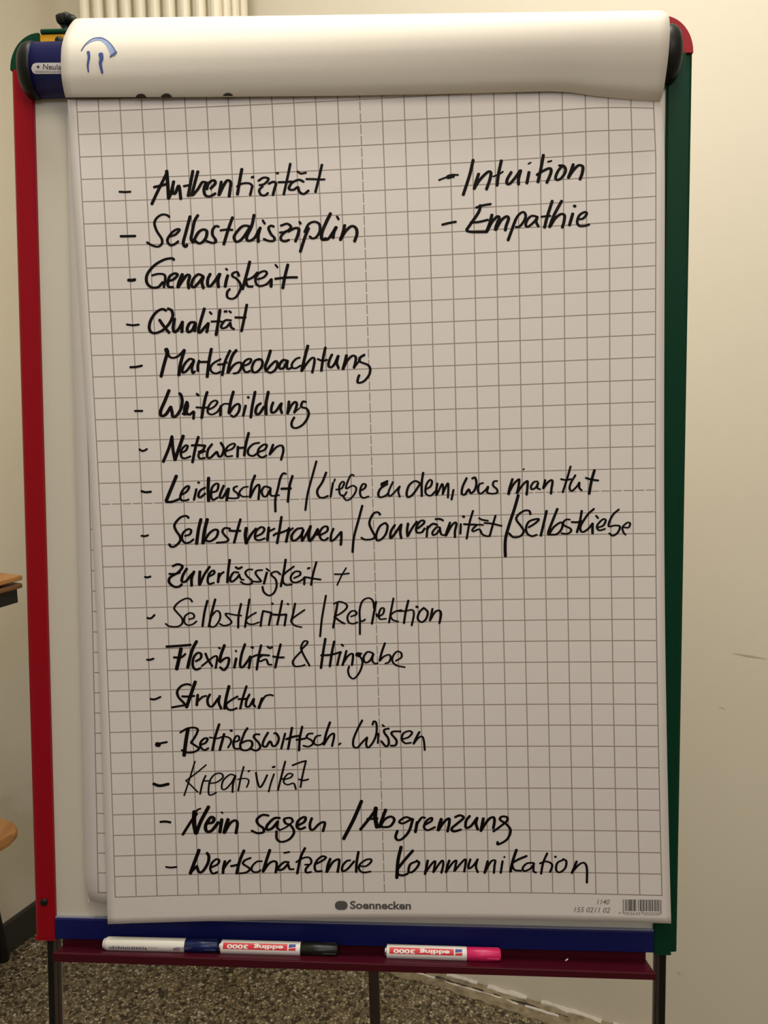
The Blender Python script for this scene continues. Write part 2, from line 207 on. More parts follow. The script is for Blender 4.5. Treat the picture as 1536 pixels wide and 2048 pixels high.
INK='''#Authentizität|220,300,5.12
20:95,427 150,430 210,427
428,553 480,440 540,320 580,240
26:450,380 520,365 575,350
34:580,215 590,330 600,495
600,495 625,440 652,322
640,380 645,440 670,440 705,365 725,500
848,215 825,340 800,470
22:755,370 800,362 830,355
900,220 870,330 835,465
30:850,460 900,400 940,335 965,325
985,330 962,400 975,460 1020,475 1080,445
990,400 1010,340 1060,310 1078,340 1030,395
1140,325 1115,460
1120,455 1160,370 1200,312 1235,330 1230,400 1220,475
1350,195 1325,330 1305,455
26:1300,375 1350,345 1420,340 1455,365 1450,400 1435,460
24:1450,280 1468,275
@500,300,5.12
26:85,315 140,282 190,295 150,345 95,360
26:130,370 95,410 110,455 150,465 185,440
28:190,345 240,325 265,345 250,400 235,460
22:270,235 290,237
26:413,140 380,300 345,455
22:290,330 360,328 430,322
28:550,325 500,305 430,335 400,385 410,405 450,405 490,380 505,425 550,450 600,415
20:485,218 520,240 575,232
26:737,150 705,290 670,430
20:575,297 650,298 720,302 765,300
#Selbstdisziplin|220,300,5.12
24:108,883 180,882 260,880
26:608,685 580,665 530,662 480,695 455,750 480,830 530,910 530,960 490,990 430,975 378,945
28:615,885 670,865 710,820 690,810 640,840 595,900 590,940 620,975 660,965 700,935
820,680 775,850 750,950 770,990 790,970
900,668 865,730 840,850 830,910 850,945
850,945 900,850 950,815 990,830 985,890 950,940 910,955 870,930
28:1115,785 1080,780 1050,820 1050,870 1080,915 1080,945 1040,950 985,930
1255,690 1215,800 1165,965
22:1130,823 1190,815 1255,818
30:1440,790 1400,775 1350,785 1290,850 1270,900 1300,940 1360,900 1440,780
1475,665 1450,780 1400,890 1420,930 1480,900 1530,810
@500,300,5.12
105,795 85,870 85,940
24:130,720 152,755
28:245,785 215,775 190,800 215,860 250,900 240,930 190,930 140,910
28:315,775 380,755 420,790 370,835 305,845
28:370,830 320,880 320,920 360,935 400,920
390,835 460,800 500,810 490,870 465,935
24:505,735 520,755
600,800 560,900 515,1040
28:560,840 600,760 660,735 710,760 715,830 680,890 640,905 610,885
34:825,650 780,740 735,850 740,915 780,905
850,900 860,840 885,790
30:750,920 800,910 850,840 880,790
24:890,680 908,710
970,770 950,850 925,920
930,910 980,830 1040,780 1085,800 1095,860 1070,935
#Intuition|860,300,4.518
16:80,272 150,245 200,225 255,225
36:160,246 185,237 212,233
390,90 360,220 300,405
440,215 415,290 400,350
400,345 450,270 520,200 550,205 540,270 510,355
645,95 620,210 605,320
18:570,240 620,220 660,195
735,200 700,260 695,300 720,305 770,250 815,185
820,185 800,260 800,310
895,200 875,300
16:888,125 912,112
1025,45 1000,180 975,290
965,225 1020,190 1080,165 1095,190 1080,240 1055,295
16:1065,107 1098,98
26:1165,140 1210,145 1225,190 1190,250 1150,270 1135,245 1160,185 1200,140
1295,130 1270,200 1250,250
1250,250 1290,190 1340,140 1380,150 1375,210 1355,265
#Empathie|860,300,4.518
20:110,675 170,660 235,648
20:415,520 480,500 550,488
455,500 440,560 380,650 330,720
22:330,730 380,740 510,740
20:365,655 440,650 525,630
560,585 540,660 510,740
515,735 560,650 610,600 625,620 600,680 590,720
595,720 640,640 690,600 710,620 690,680 680,725
26:775,625 740,720 705,815
24:745,700 790,600 840,560 865,590 850,640 810,690 775,695
24:975,605 920,595 880,630 865,680 890,690 940,650 970,610
24:970,610 960,650 980,690
1105,460 1060,600 1035,700
18:1005,603 1050,598 1090,595
1190,460 1120,590 1080,695
26:1085,690 1130,620 1180,580 1215,590 1210,650 1195,700
1290,575 1260,680
24:1300,505 1315,508
24:1330,625 1380,620 1415,580 1400,560 1350,590 1330,650 1350,685 1400,685 1440,672
#Genauigkeit|230,500,5.12
30:135,308 170,310 205,303
30:605,100 580,85 500,100 400,160 330,250 325,330 370,380 440,380 490,330
26:380,260 440,245 500,250 515,290 500,380
30:540,320 600,300 640,255 610,240 560,270 540,340 550,375 595,380
36:690,250 660,320 645,380
650,375 700,300 740,255 765,270 750,330 755,390
30:900,265 850,250 800,300 785,360 810,380 860,330 905,270
905,275 890,330 905,390
975,245 950,300 950,360 975,370 1020,320 1070,245
1075,245 1055,310 1060,380
1155,260 1140,310 1128,375
24:1135,192 1150,203
26:1270,265 1250,225 1205,240 1205,270 1240,290 1280,340 1285,400 1240,480 1190,500 1150,480 1150,430 1175,400
1380,120 1350,240 1305,400
@480,500,5.12
28:180,230 130,280 60,310
28:60,320 80,370 130,375
26:180,300 240,280 275,240 250,215 190,240 160,290 165,340 200,370 270,350 320,300
320,300 318,375
22:362,150 385,178
490,150 460,270 438,390
24:360,295 440,285 520,280 585,280
#Qualität|230,500,5.12
20:120,762 180,770 245,764
30:525,620 480,605 420,640 370,710 350,790 370,840 420,850 490,820 550,760 590,680 580,620 540,598
455,715 500,780 555,848
610,705 595,790 610,840 650,810 690,740
690,735 685,840
820,740 770,745 740,800 750,840 790,820 820,760
825,750 815,830
915,600 880,720 855,820 870,845 910,800 955,750
955,750 940,840
24:970,635 990,655
1075,615 1055,750 1035,870
20:985,733 1060,730 1100,735
26:1190,720 1130,720 1090,770 1095,800 1140,790 1180,745
26:1180,745 1190,790 1220,810
24:1120,630 1145,628
24:1170,625 1188,640
28:1350,560 1325,690 1295,830
22:1230,690 1290,692 1340,690
#Marktbeobachtung|240,680,5.908
26:120,322 190,318 260,303
50:545,110 560,145
38:560,150 520,290 485,430
30:560,150 590,200 640,210 700,180 760,115
38:760,120 715,280 695,415
32:875,235 820,225 760,290 735,360 750,385 800,350 870,250
30:875,245 850,330 860,390 885,370
32:935,245 920,300 920,365
26:935,260 1040,258
36:1080,105 1050,260 1030,435
28:1190,225 1110,270 1070,320 1080,370 1130,395 1190,375
32:1300,125 1240,260 1208,415
24:1155,290 1210,285 1265,265
36:1375,120 1330,180 1295,280 1275,385
30:1280,385 1340,300 1400,265 1435,280 1425,340 1390,385 1340,395
@490,680,5.689
28:0,290 50,265 70,225 40,215 -10,250 -20,320 10,365 60,350
30:160,215 110,240 80,310 90,360 130,365 180,320 200,260 180,220 150,225
34:290,120 260,220 230,300 240,350
30:245,345 300,280 350,240 370,270 350,330 300,370 260,365
32:480,235 430,230 390,290 400,325 440,315 480,245
30:485,235 475,300 490,330 530,315
26:625,200 580,215 535,270 540,315 580,320 635,290
34:715,65 680,200 645,350
28:650,345 700,270 760,205 790,215 785,280 765,370
30:915,85 890,200 868,350
22:825,215 880,235 935,225
30:990,165 960,230 950,290 980,310 1020,270 1060,180
30:1062,180 1045,260 1065,320
34:1155,175 1140,240 1115,330
30:1120,320 1160,240 1220,180 1260,195 1255,260 1240,315
22:1240,315 1290,250
32:1360,168 1310,200 1300,245
28:1300,245 1340,260 1400,285 1425,330 1410,400 1350,470 1285,485 1285,440 1300,400
#Weiterbildung|240,680,5.908
24:175,838 265,838
38:580,595 530,720 480,840 490,895 540,880 600,790
36:600,790 615,850 625,905 670,890 720,810 735,720 720,650 700,630
34:790,730 765,800 760,880
22:735,870 790,880
34:795,740 800,780 785,850 820,880 870,845
30:875,850 868,930
30:905,635 930,655
34:1030,615 1000,720 965,920
22:900,795 980,800 1050,795
26:1050,820 1110,790 1150,740 1130,715 1080,735 1040,800 1040,860 1090,880 1150,850
24:1150,850 1190,790 1230,755 1290,755
30:1190,780 1185,890
34:1340,610 1310,720 1285,860
30:1290,870 1340,790 1390,755 1415,780 1400,850 1350,905 1310,890
30:1485,775 1455,895
28:1510,675 1522,680
@490,680,5.689
32:115,590 85,740 65,880
32:180,720 140,750 120,810 135,845 170,830 215,760
34:265,590 240,720 240,845
30:320,710 300,770 305,825 350,810 405,730
30:415,720 405,780 420,830
32:500,700 495,760 485,835
30:490,820 530,740 570,705 590,730 575,790 560,825
18:565,825 590,800 625,770
28:695,705 660,700 640,740 650,765 700,780 725,830 710,890 660,960 590,1000 540,990 530,940 560,880
#Netzwerken|260,860,5.12
20:95,197 130,215 175,195
30:430,65 400,180 340,325
30:430,70 440,200 460,305
34:460,305 500,190 545,60
24:520,235 570,210 590,165 565,160 525,210 525,270 560,290 620,270
28:700,70 670,180 640,330
22:630,158 690,155 770,160
24:770,160 750,200 700,225
24:770,215 705,245 715,290 770,285
26:840,145 800,200 790,270 820,285 870,240 890,225 910,270 940,260 960,190 930,130
22:990,215 1050,190 1075,150 1050,140 1000,170 975,230 990,270 1050,265
26:1105,170 1100,275
22:1110,185 1170,180
28:1215,30 1185,150 1170,260
24:1325,130 1260,145 1210,200 1215,250 1260,265 1300,240
24:1320,225 1380,200 1400,155 1370,150 1320,190 1310,250 1350,280 1400,260
26:1465,150 1430,250
24:1435,245 1500,175 1555,160 1570,210 1547,305
#Leidenschaft|260,860,5.12
22:115,625 160,637 215,632
34:475,470 430,580 370,725
24:370,735 430,735 510,705
24:525,665 580,630 605,585 585,575 540,615 515,680 530,720 580,720 600,710
24:680,605 655,715
20:695,537 710,540
26:770,590 720,620 700,670 720,690 770,650
32:805,490 800,600 805,725
24:835,640 890,620 905,560 880,550 840,590 830,670 850,715 900,690
26:960,570 930,640 920,685 950,690 1005,600
28:1010,600 990,720
22:1100,575 1065,590 1065,620 1100,650 1110,690 1060,700 1000,695
20:1210,580 1160,590 1120,640 1150,680 1210,680
26:1280,465 1245,560 1230,690
24:1235,680 1280,590 1320,560 1325,610 1315,710
@500,900,5.12
24:205,385 150,375 120,420 135,470 170,470 210,400
22:210,390 215,465 300,462
24:370,245 340,240 310,290 285,400 260,500 260,630
26:435,265 405,370 388,530
24:320,397 380,395 420,393
#slash before "Liebe"|500,900,5.12
22:680,115 640,260 590,450 567,615
#Liebe|500,900,5.12
24:780,230 740,330 690,410 700,470 740,490 800,470
22:850,335 825,480
18:870,298 862,322
20:880,405 935,395 965,340 945,325 915,370 920,450 960,470 990,430
20:1065,260 1035,255 1005,310 985,370 990,395 1050,365 1088,390 1070,450 1020,505 980,510 945,460
22:1125,420 1175,390 1185,355 1155,350 1130,400 1130,460 1160,490 1215,475
#zu|740,920,5.12
22:115,245 180,215
24:180,220 115,262
24:180,245 110,290 85,345 100,380 150,370 190,340
20:235,225 195,310 190,360 220,360 300,275
20:305,270 290,320 305,378
#dem,|740,920,5.12
24:510,235 460,215 400,260 375,340 390,380 440,350 510,250
24:545,130 530,230 530,370
22:570,300 620,270 635,220 610,205 575,260 570,340 620,365 670,320
24:690,240 680,300 680,360
22:685,355 720,280 740,245 750,290 745,350
22:745,345 780,265 800,240 802,300 798,385
22:855,305 835,405
#was|740,920,5.12
24:990,185 950,270 940,340 970,355 1010,300 1030,340 1070,310 1090,240 1075,180 1045,190
22:1160,235 1120,250 1105,310 1130,345 1180,310 1210,270
22:1210,280 1200,330 1250,345 1300,335 1300,300 1260,260 1270,220 1305,215
#man|980,920,5.12
26:230,195 200,290 190,350
24:190,340 240,250 290,200 300,210 290,280 275,340
24:280,335 330,260 380,215 385,250 380,310 375,355
16:340,100 350,90
22:490,220 450,225 420,270 430,300 470,280 495,235
22:490,240 485,285 515,300
24:565,205 545,290
24:550,285 590,230 630,205 640,230 630,290 625,345
#tut|980,920,5.12
22:825,65 790,190 745,330
18:725,195 780,205 830,195
22:875,155 830,230 815,290 840,315 890,270 915,230
22:915,230 915,285 940,310
28:1070,105 1040,210 1015,345
20:980,183 1040,200 1110,210
#slash before "Selbstliebe"|980,920,5.12
30:290,360 250,500 200,650 160,800 155,920 158,985
#Selbstliebe|980,920,5.12
24:415,555 400,520 350,520 290,560 270,610 320,680 345,730 310,780 240,790 195,750
24:395,690 460,650 500,610 470,605 400,630 370,690 380,750 430,780 480,765
26:580,520 550,650 520,775
26:690,500 650,600 600,730 600,765
24:605,760 650,690 720,640 745,660 725,720 680,760 620,765
22:820,610 780,610 750,640 760,670 820,700 830,730 790,755 730,750
24:940,520 920,630 890,740
20:835,635 890,637 940,625
24:1065,500 1000,560 930,670 930,725 960,735 1010,700 1050,650
26:1050,650 1050,750
22:1085,570 1108,595
22:1110,690 1160,670 1185,620 1160,605 1110,650 1095,690 1120,720 1180,705
22:1320,505 1260,560 1220,640 1220,680 1280,670 1330,680 1310,740 1260,775 1220,750
20:1370,690 1420,690 1435,650 1410,640 1370,670 1355,700 1370,745 1390,765
#Selbstvertrauen|270,1020,5.12
20:65,263 100,268 135,258
26:550,80 520,60 460,80 405,150 420,210 460,270 460,320 410,370 370,375 350,350
24:510,265 560,250 575,210 545,195 495,230 480,290 510,335 560,330 600,300
32:675,95 650,200 630,345
34:740,95 710,220 695,340
26:700,335 760,240 820,200 850,220 830,280 770,320 720,310
24:975,190 920,185 895,220 920,260 955,300 930,325 835,335
26:1080,95 1045,220 1015,335
22:965,210 1020,215 1080,213
34:1140,185 1130,260 1140,340
28:1140,335 1190,250 1240,190
24:1240,270 1300,240 1325,195 1290,175 1240,220 1230,290 1270,310 1330,290
28:1370,180 1355,310
24:1370,220 1430,190
26:1500,70 1480,200 1455,340
@500,900,5.12
22:240,875 270,855 320,845 395,815
28:400,800 385,870 370,940
22:390,840 440,800
26:540,800 480,810 430,870 435,925 480,915 530,860 545,815
28:545,820 530,870 535,930
26:535,930 590,840 620,780
30:620,780 600,860 610,930 650,890 695,810
24:695,815 690,870
24:725,870 790,830 790,785 750,790 715,840 720,900 760,925 800,900
24:855,805 830,870 830,930 870,910 930,840
26:935,840 935,900 930,970
#slash before "Souveränität"|500,900,5.12
24:1150,570 1110,720 1065,890 1050,1045
#Souveränität|740,920,5.12
24:105,560 80,535 40,545 5,600 -5,660 30,740 50,780 20,810 -50,815 -90,795
24:150,645 100,680 65,760 70,820 110,815 160,760 180,680 160,645
26:255,665 215,730 210,800 250,760 320,660
26:320,660 310,740 320,800
26:390,650 380,720 385,780
24:390,775 430,700 480,630
24:490,700 550,650 550,620 510,630 475,690 480,740 530,740 560,700
22:590,680 580,785
22:580,710 640,655 690,665
22:720,690 680,690 640,740 650,770 690,745 720,700
22:715,700 730,760 770,770
20:670,605 720,605 750,620
24:820,640 790,720 775,775
24:780,770 830,680 870,640 885,660 870,730 870,790
22:930,655 925,755
24:950,577 965,582
22:1055,520 1020,640 990,805
20:960,657 1020,660 1090,662
22:1160,665 1100,665 1050,710 1060,730 1120,710 1150,760 1200,780 1225,775
22:1285,570 1250,690 1225,780
18:1170,645 1240,650 1350,675
18:1115,595 1150,612 1210,622
#Zuverlässigkeit|270,1020,5.12
20:100,685 130,690 160,680
28:385,575 440,555 485,580 440,640 360,690 350,740 400,785 450,785 480,760
22:350,655 410,655 460,640
28:530,600 490,670 480,730 520,730 570,670 600,640
28:605,630 580,700 580,775
30:665,630 660,700 660,765
26:665,760 710,660 765,580
24:760,680 810,650 805,620 770,640 745,700 755,755 810,745
26:860,650 850,740
24:855,700 880,655 910,635
26:970,510 955,620 945,740
24:1060,640 1010,640 975,700 990,735 1040,700 1070,660
22:1065,670 1090,710 1115,715
22:1030,585 1060,600 1095,585
22:1205,610 1160,610 1130,640 1150,680 1195,720 1190,755 1130,760 1080,735
22:1305,615 1250,620 1235,650 1270,700 1290,730 1250,735 1200,730
24:1350,640 1320,755
20:1345,600 1375,625
22:1490,660 1450,630 1400,645 1400,670 1440,710 1450,780 1420,850 1370,875 1320,840 1305,785
@500,1080,5.12
24:365,200 345,330 315,475
22:450,270 370,330 330,370
22:335,380 340,430 370,460 430,455
22:450,390 510,360 510,325 460,325 420,370 425,420 470,435 530,410 560,380
22:560,380 555,455
20:590,292 612,285
22:680,225 645,350 625,460
18:560,380 600,385 650,395 725,405
#plus sign|500,1080,5.12
16:865,350 940,350 1015,342
16:985,285 940,360 892,462
#Selbstkritik|280,1180,5.12
20:72,285 110,290 150,255
20:535,120 510,90 460,90 390,130 350,185 380,230 430,290 430,345 380,375 300,370 262,345
20:500,300 550,285 550,250 510,235 460,270 455,330 490,360 540,350 580,320
24:690,110 660,230 640,370
24:770,95 730,250 705,375
20:730,270 780,215 815,230 820,290 780,360 740,380 710,360
20:1040,262 970,255 880,240 890,270 935,320 920,350 860,365 815,345
22:1035,140 1010,260 1005,385
22:1120,95 1095,250 1075,380
20:1190,230 1130,265 1085,310 1110,345 1160,350 1220,330
22:1260,215 1245,290 1235,370
20:1262,215 1345,232
22:1345,230 1320,360
22:1350,138 1360,142
22:1455,110 1430,240 1405,355
20:1355,250 1430,255 1500,250
22:1498,250 1480,365
22:1510,140 1520,148
@500,1080,5.12
22:462,650 440,760 425,820
20:560,715 480,770 425,815 430,850 470,880 530,893
#slash before "Reflektion"|560,1180,4.518
18:415,50 380,250 362,420
#Reflektion|560,1180,4.518
20:520,120 500,230 480,340
18:485,125 540,105 600,130 600,165 550,210 490,240
20:490,240 540,280 585,305
18:640,240 690,220 680,190 640,195 610,240 620,290 660,305 700,290
18:722,400 722,280 720,180 745,100 800,72 840,100 850,165
16:720,280 750,280 770,265
20:868,105 850,200 830,305
18:870,215 885,240 930,215 940,170 915,165 895,210 900,260 960,260
18:1025,75 1005,180 985,295
18:1100,180 1040,195 1000,230 1020,270 1070,285
20:1160,95 1135,200 1120,300
18:1060,190 1130,190 1195,180 1210,220 1190,320
20:1230,150 1245,155
20:1300,160 1260,200 1245,260 1280,290 1320,260 1335,200 1305,165
20:1378,170 1355,275
20:1360,265 1400,200 1440,185 1455,220 1440,300
#Flexibilität|280,1180,5.12
20:70,713 100,715 140,703
24:270,580 400,572 520,562
32:580,525 540,600 510,700 488,795
36:420,600 400,700 375,810
22:345,690 420,690 465,655
26:570,730 620,700 625,655 590,645 550,690 540,770 570,815 620,800
24:670,650 700,720 740,780
22:630,780 700,725 760,680 790,690 775,800
22:805,590 822,600
30:865,565 830,660 815,730
26:820,740 870,700 910,700 900,770 860,820 820,790
26:985,700 965,795
20:978,620 988,630
26:1075,555 1040,660 1025,770 1050,790 1100,730 1130,680
26:1135,685 1115,800
22:1140,585 1160,592
24:1240,565 1215,680 1195,815
20:1150,685 1210,665 1325,670
22:1260,665 1215,700 1230,730 1290,710 1315,760 1350,765
20:1305,580 1330,595 1355,585
24:1440,555 1410,680 1385,795
20:1360,680 1420,690 1475,690
#ampersand|560,1180,4.518
18:190,540 240,490 248,465 215,465 190,520 210,580 268,685
18:200,545 130,620 115,660 140,690 200,685 225,675
#Hingabe|560,1180,4.518
22:410,440 390,560 370,705
22:490,465 470,560 450,690
18:370,590 460,585 550,560
20:550,560 535,600 518,680
20:555,492 572,505
20:600,550 585,610 565,680
20:565,670 610,600 650,575 660,600 650,680
18:740,575 700,570 690,590 730,610 745,660 720,740 670,800 630,780 615,730 625,690
22:700,585 725,590
20:840,570 790,560 755,610 770,655 810,640 845,580
18:840,580 835,640 860,665 885,660
20:948,480 920,560 900,640
18:905,635 940,600 985,585 1000,610 985,650 950,665
18:1045,640 1095,610 1095,570 1060,555 1025,590 1015,640 1050,680 1130,698
#Struktur|290,1340,5.12
20:55,297 100,300 160,275
26:470,155 430,145 370,165 330,220 345,280 400,340 400,360 350,370 275,383
34:515,120 470,250 425,380
22:380,270 440,272 505,265
28:540,255 530,360
24:540,320 590,275 630,265
26:665,250 640,300 650,360 690,370 750,290
26:765,265 755,330 780,395
30:860,165 830,290 815,395
24:950,270 880,310 830,355 850,400 890,410 940,390
24:1040,165 1000,290 975,395
20:955,297 1010,297 1050,292
24:1070,250 1040,310 1035,370 1070,370 1110,300
24:1115,295 1110,350 1130,375
28:1200,290 1165,390
22:1190,330 1230,270 1280,255 1312,262
#Betriebswirtsch.|290,1340,5.12
20:160,750 225,738
46:120,762 145,765
36:440,600 420,720 400,875
24:360,640 430,600 500,590 540,610 520,670 470,745
24:470,745 540,790 550,810 500,840 430,845 375,820
24:560,770 620,745 640,705 610,700 570,740 570,790 610,820 650,800
26:760,555 720,680 690,820
20:660,690 740,700 810,680 870,700 880,740 850,795
26:810,655 790,730 765,820
22:875,620 890,623
22:905,740 960,720 960,680 930,680 905,740 915,800 970,805
24:1050,595 1020,640 990,720 975,770 990,815 1050,820 1095,780 1090,730 1040,725 985,750
24:1175,660 1130,660 1115,690 1160,740 1180,790 1140,825 1090,810
24:1260,640 1220,710 1205,770 1240,785 1280,730 1310,780 1350,760 1370,700 1345,650 1320,650
22:1435,650 1395,805
24:1505,590 1485,700 1465,810
@580,1420,5.12
22:-40,300 30,275 90,265
24:125,170 100,290 92,415
20:65,305 110,300 160,290
22:235,240 190,245 170,280 220,310 235,345 190,375 135,365
20:315,260 270,270 245,320 260,355 310,355 345,330
24:410,125 370,240 345,355
22:350,350 400,270 445,240 450,280 430,370
20:500,355 520,340
#Wissen|580,1420,5.12
22:740,105 690,200 650,300 650,370 690,385 740,330 790,280
22:790,280 780,350 800,385 850,330 885,240 885,140 860,115 845,150
20:905,240 900,340
20:945,152 965,168
24:1015,190 970,200 965,230 1005,290 1010,350 980,370 935,320
24:1135,220 1060,220 1040,245 1090,310 1080,360 1030,365
22:1140,300 1210,280 1250,235 1220,215 1160,240 1145,300 1180,340 1240,335
24:1325,225 1290,290 1265,345
20:1270,340 1310,290 1350,270 1370,310 1380,410
#Kreativität|300,1510,5.12
28:35,295 100,315 190,297
16:460,65 410,230 350,415
16:575,100 480,180 365,265
16:370,265 420,310 490,380
18:570,210 540,280 512,400
14:545,265 620,265
18:600,290 680,280 745,230 730,190 670,195 620,250 600,340 610,410 680,385
18:870,210 820,200 750,260 735,340 770,350 830,290 875,210
20:875,215 850,300 845,380
18:960,120 930,230 903,365
16:895,250 960,240 1005,250 1010,280 990,330
20:1005,170 1020,160
20:1085,180 1100,270 1125,330 1160,290 1200,205
18:1270,195 1240,280 1215,375
20:1255,125 1278,120
20:1385,65 1350,200 1310,360
16:1340,240 1380,250
18:1380,250 1440,230 1460,200 1420,190 1380,230 1370,280 1410,305 1470,290 1495,350
@500,1510,7.68
26:650,160 700,140 780,110 860,90
28:860,90 810,300 775,495
24:750,370 800,390 850,385 900,372
#Nein|300,1510,5.12
22:105,685 160,682 210,690
28:335,815 420,680 480,600
20:455,600 490,560 518,548
42:455,580 450,690 470,800
36:475,800 520,680 600,530
34:580,700 640,690 655,650 620,640 570,720 580,780 630,775 700,690
34:735,660 715,790
20:730,585 745,595
36:800,660 780,720 760,795
30:765,790 820,700 870,670 895,700 880,800
#sagen|300,1510,5.12
28:1215,620 1150,615 1095,660 1110,710 1160,750 1160,790 1100,800 1040,775
30:1330,645 1270,650 1200,720 1200,765 1250,750 1310,680
24:1310,680 1300,740 1330,770
20:1330,770 1400,735 1465,680
26:1465,680 1440,645 1375,655 1390,700 1440,720 1475,790 1430,860 1350,890 1300,860 1295,780
@500,1510,7.68
42:740,1080 830,1030 855,970 820,955 740,1010 720,1100 770,1140 850,1110
40:950,970 920,1060 930,1140 980,1140 1060,1060 1130,1030 1150,1060 1120,1170
#slash before "Abgrenzung"|660,1580,4.042
28:255,90 190,240 110,395
#Abgrenzung|660,1580,4.042
24:245,320 310,240 370,160
32:370,145 365,220 380,300
18:300,235 385,230
26:450,160 420,240 400,300
22:405,295 440,240 490,215 520,240 490,290 440,300 395,290
20:665,235 610,220 560,255 590,270 650,240
22:670,235 640,330 590,390 550,405 530,380 545,330
24:705,260 690,340
20:700,280 740,225 770,225
20:770,280 820,250 820,225 780,250 760,300 790,325 850,300
26:900,235 885,280 875,325
22:880,320 920,260 960,230 965,260 950,335
22:1010,220 1050,205 1080,225 1030,270 985,310 1000,335 1060,320
22:1130,210 1100,250 1100,305 1140,290 1190,225
22:1190,225 1180,270 1195,320
24:1240,230 1220,330
22:1225,320 1280,240 1320,220 1330,250 1320,310
20:1320,335 1370,300 1430,250 1430,220 1390,215 1375,240 1430,280 1460,330 1430,400 1360,440 1355,420
#Wertschätzende|320,1660,5.12
18:60,378 110,385 170,378
34:400,205 360,310 310,445
24:310,440 350,400 375,370
30:375,370 400,430 440,420 490,340 500,270 480,235
24:520,385 590,350 605,310 575,300 530,340 515,400 540,445 590,430
28:665,320 650,380 645,440
24:650,400 690,340 720,310
30:860,210 815,320 785,445
22:725,370 760,365 810,350
24:930,285 870,310 850,345 900,380 920,405 880,435 810,445
22:1045,320 990,325 940,380 950,425 1000,430 1030,410
30:1125,205 1090,310 1055,425
26:1060,420 1110,350 1160,320 1195,340 1185,435
26:1320,330 1270,330 1215,380 1215,410 1260,400 1310,350
24:1310,350 1330,400 1370,400
18:1270,235 1325,225
26:1485,185 1440,280 1405,445
@560,1660,5.12
22:165,330 230,290 290,280 320,310 310,350 255,355
24:300,355 265,400 270,435 320,430
24:375,345 440,310 470,280 430,270 380,310 355,370 370,420 430,420
28:515,295 490,360 478,430
26:485,420 540,330 600,300 605,340 590,430
24:720,310 680,320 640,370 640,420 690,400 760,320
26:803,225 785,330 780,430
22:820,370 880,370 930,330 930,300 880,305 820,350 810,400 850,435 930,425
#Kommunikation|660,1580,4.042
26:575,460 550,570 540,710
24:670,490 600,570 545,640
22:545,640 550,680 590,690 630,675
20:705,575 650,600 635,655 660,665 700,630 720,590 700,570
20:790,570 780,620 768,680
18:770,670 820,600 850,575 845,620 835,665
18:840,660 880,600 910,570 915,610 900,670
20:965,570 950,610 938,665
18:940,660 990,590 1020,570 1015,610 1005,655
18:1010,650 1060,590 1095,560 1095,600 1085,660
18:1135,560 1120,610 1125,635 1160,610 1195,560
18:1190,565 1180,620 1195,665
20:1275,575 1250,670
18:1255,660 1300,580 1335,570 1330,610 1325,670
18:1395,575 1380,670
16:1408,545 1412,540
@780,1660,3.657
20:925,145 900,220 880,305
16:1000,190 940,215 895,240
16:890,245 910,290 960,298
16:1050,240 1000,245 970,280 985,300 1030,280 1055,245
16:1050,255 1050,300 1070,312
16:1150,170 1120,240 1105,320
16:1095,245 1140,230 1180,245 1185,270 1170,308
14:1205,195 1215,197
16:1275,215 1225,240 1215,290 1240,310 1280,280 1290,230 1265,212
18:1365,230 1330,315
16:1335,305 1380,255 1420,240 1440,280 1440,385
'''
# ------------------------------------------------------------------ the room
COR=Vector((-.966,2.315,0)); DR=Vector((.929,-.370,0)).normalized(); DL=Vector((-DR.y*-1,-DR.x,0)).normalized()
DL=Vector((DR.y,-DR.x,0)).normalized()          # along the left wall towards the camera
NR=DL.copy(); NL=DR.copy()                      # normals into the room
HR=3.1; LR=4.2; LL=5.6
def quad(name,p,m,kind='structure',**k):
    return link(name, mesh(p,[tuple(range(len(p)))]), MATS[m], loc=p[0], kind=kind, **k)
def slab(name,a,b,h0,h1,n,t,m,kind='structure'):
    """upright slab from a to b, thickness t away from n"""
    a=Vector(a);b=Vector(b);o=n*-t
    P=[a+Vector((0,0,h0)),b+Vector((0,0,h0)),b+Vector((0,0,h1)),a+Vector((0,0,h1))]; Q=[p+o for p in P]
    me=mesh(P+Q,[(0,1,2,3),(7,6,5,4),(0,4,5,1),(1,5,6,2),(2,6,7,3),(3,7,4,0)])
    bm=bmesh.new(); bm.from_mesh(me); me2=bm2me(bm)
    return link(name,me2,MATS[m],loc=P[0],kind=kind)
E1=COR+DR*LR; E2=COR+DL*LL; E3=E1+DL*LL
slab('wall_right',COR,E1,0,HR,NR,.12,'wall_paint')
slab('wall_left',COR,E2,0,HR,NL,.12,'wall_paint')
slab('wall_side',E1,E3,0,HR,-DR,.12,'wall_paint')
slab('wall_rear',E2,E3,0,HR,-DL,.12,'wall_paint')
def plate(name,z0,z1,m):
    c=[COR,E1,E3,E2]; P=[(q.x,q.y,z0) for q in c]+[(q.x,q.y,z1) for q in c]
    me=mesh(P,[(0,1,2,3),(7,6,5,4),(0,4,5,1),(1,5,6,2),(2,6,7,3),(3,7,4,0)]); bm=bmesh.new(); bm.from_mesh(me)
    link(name,bm2me(bm),MATS[m],loc=P[0],kind='structure')
plate('floor',-.1,0,'terrazzo'); plate('ceiling',HR,HR+.1,'ceiling_paint')
slab('baseboard_left',COR+NL*.014,E2+NL*.014,0,.085,NL,.014,'dark_skirting')
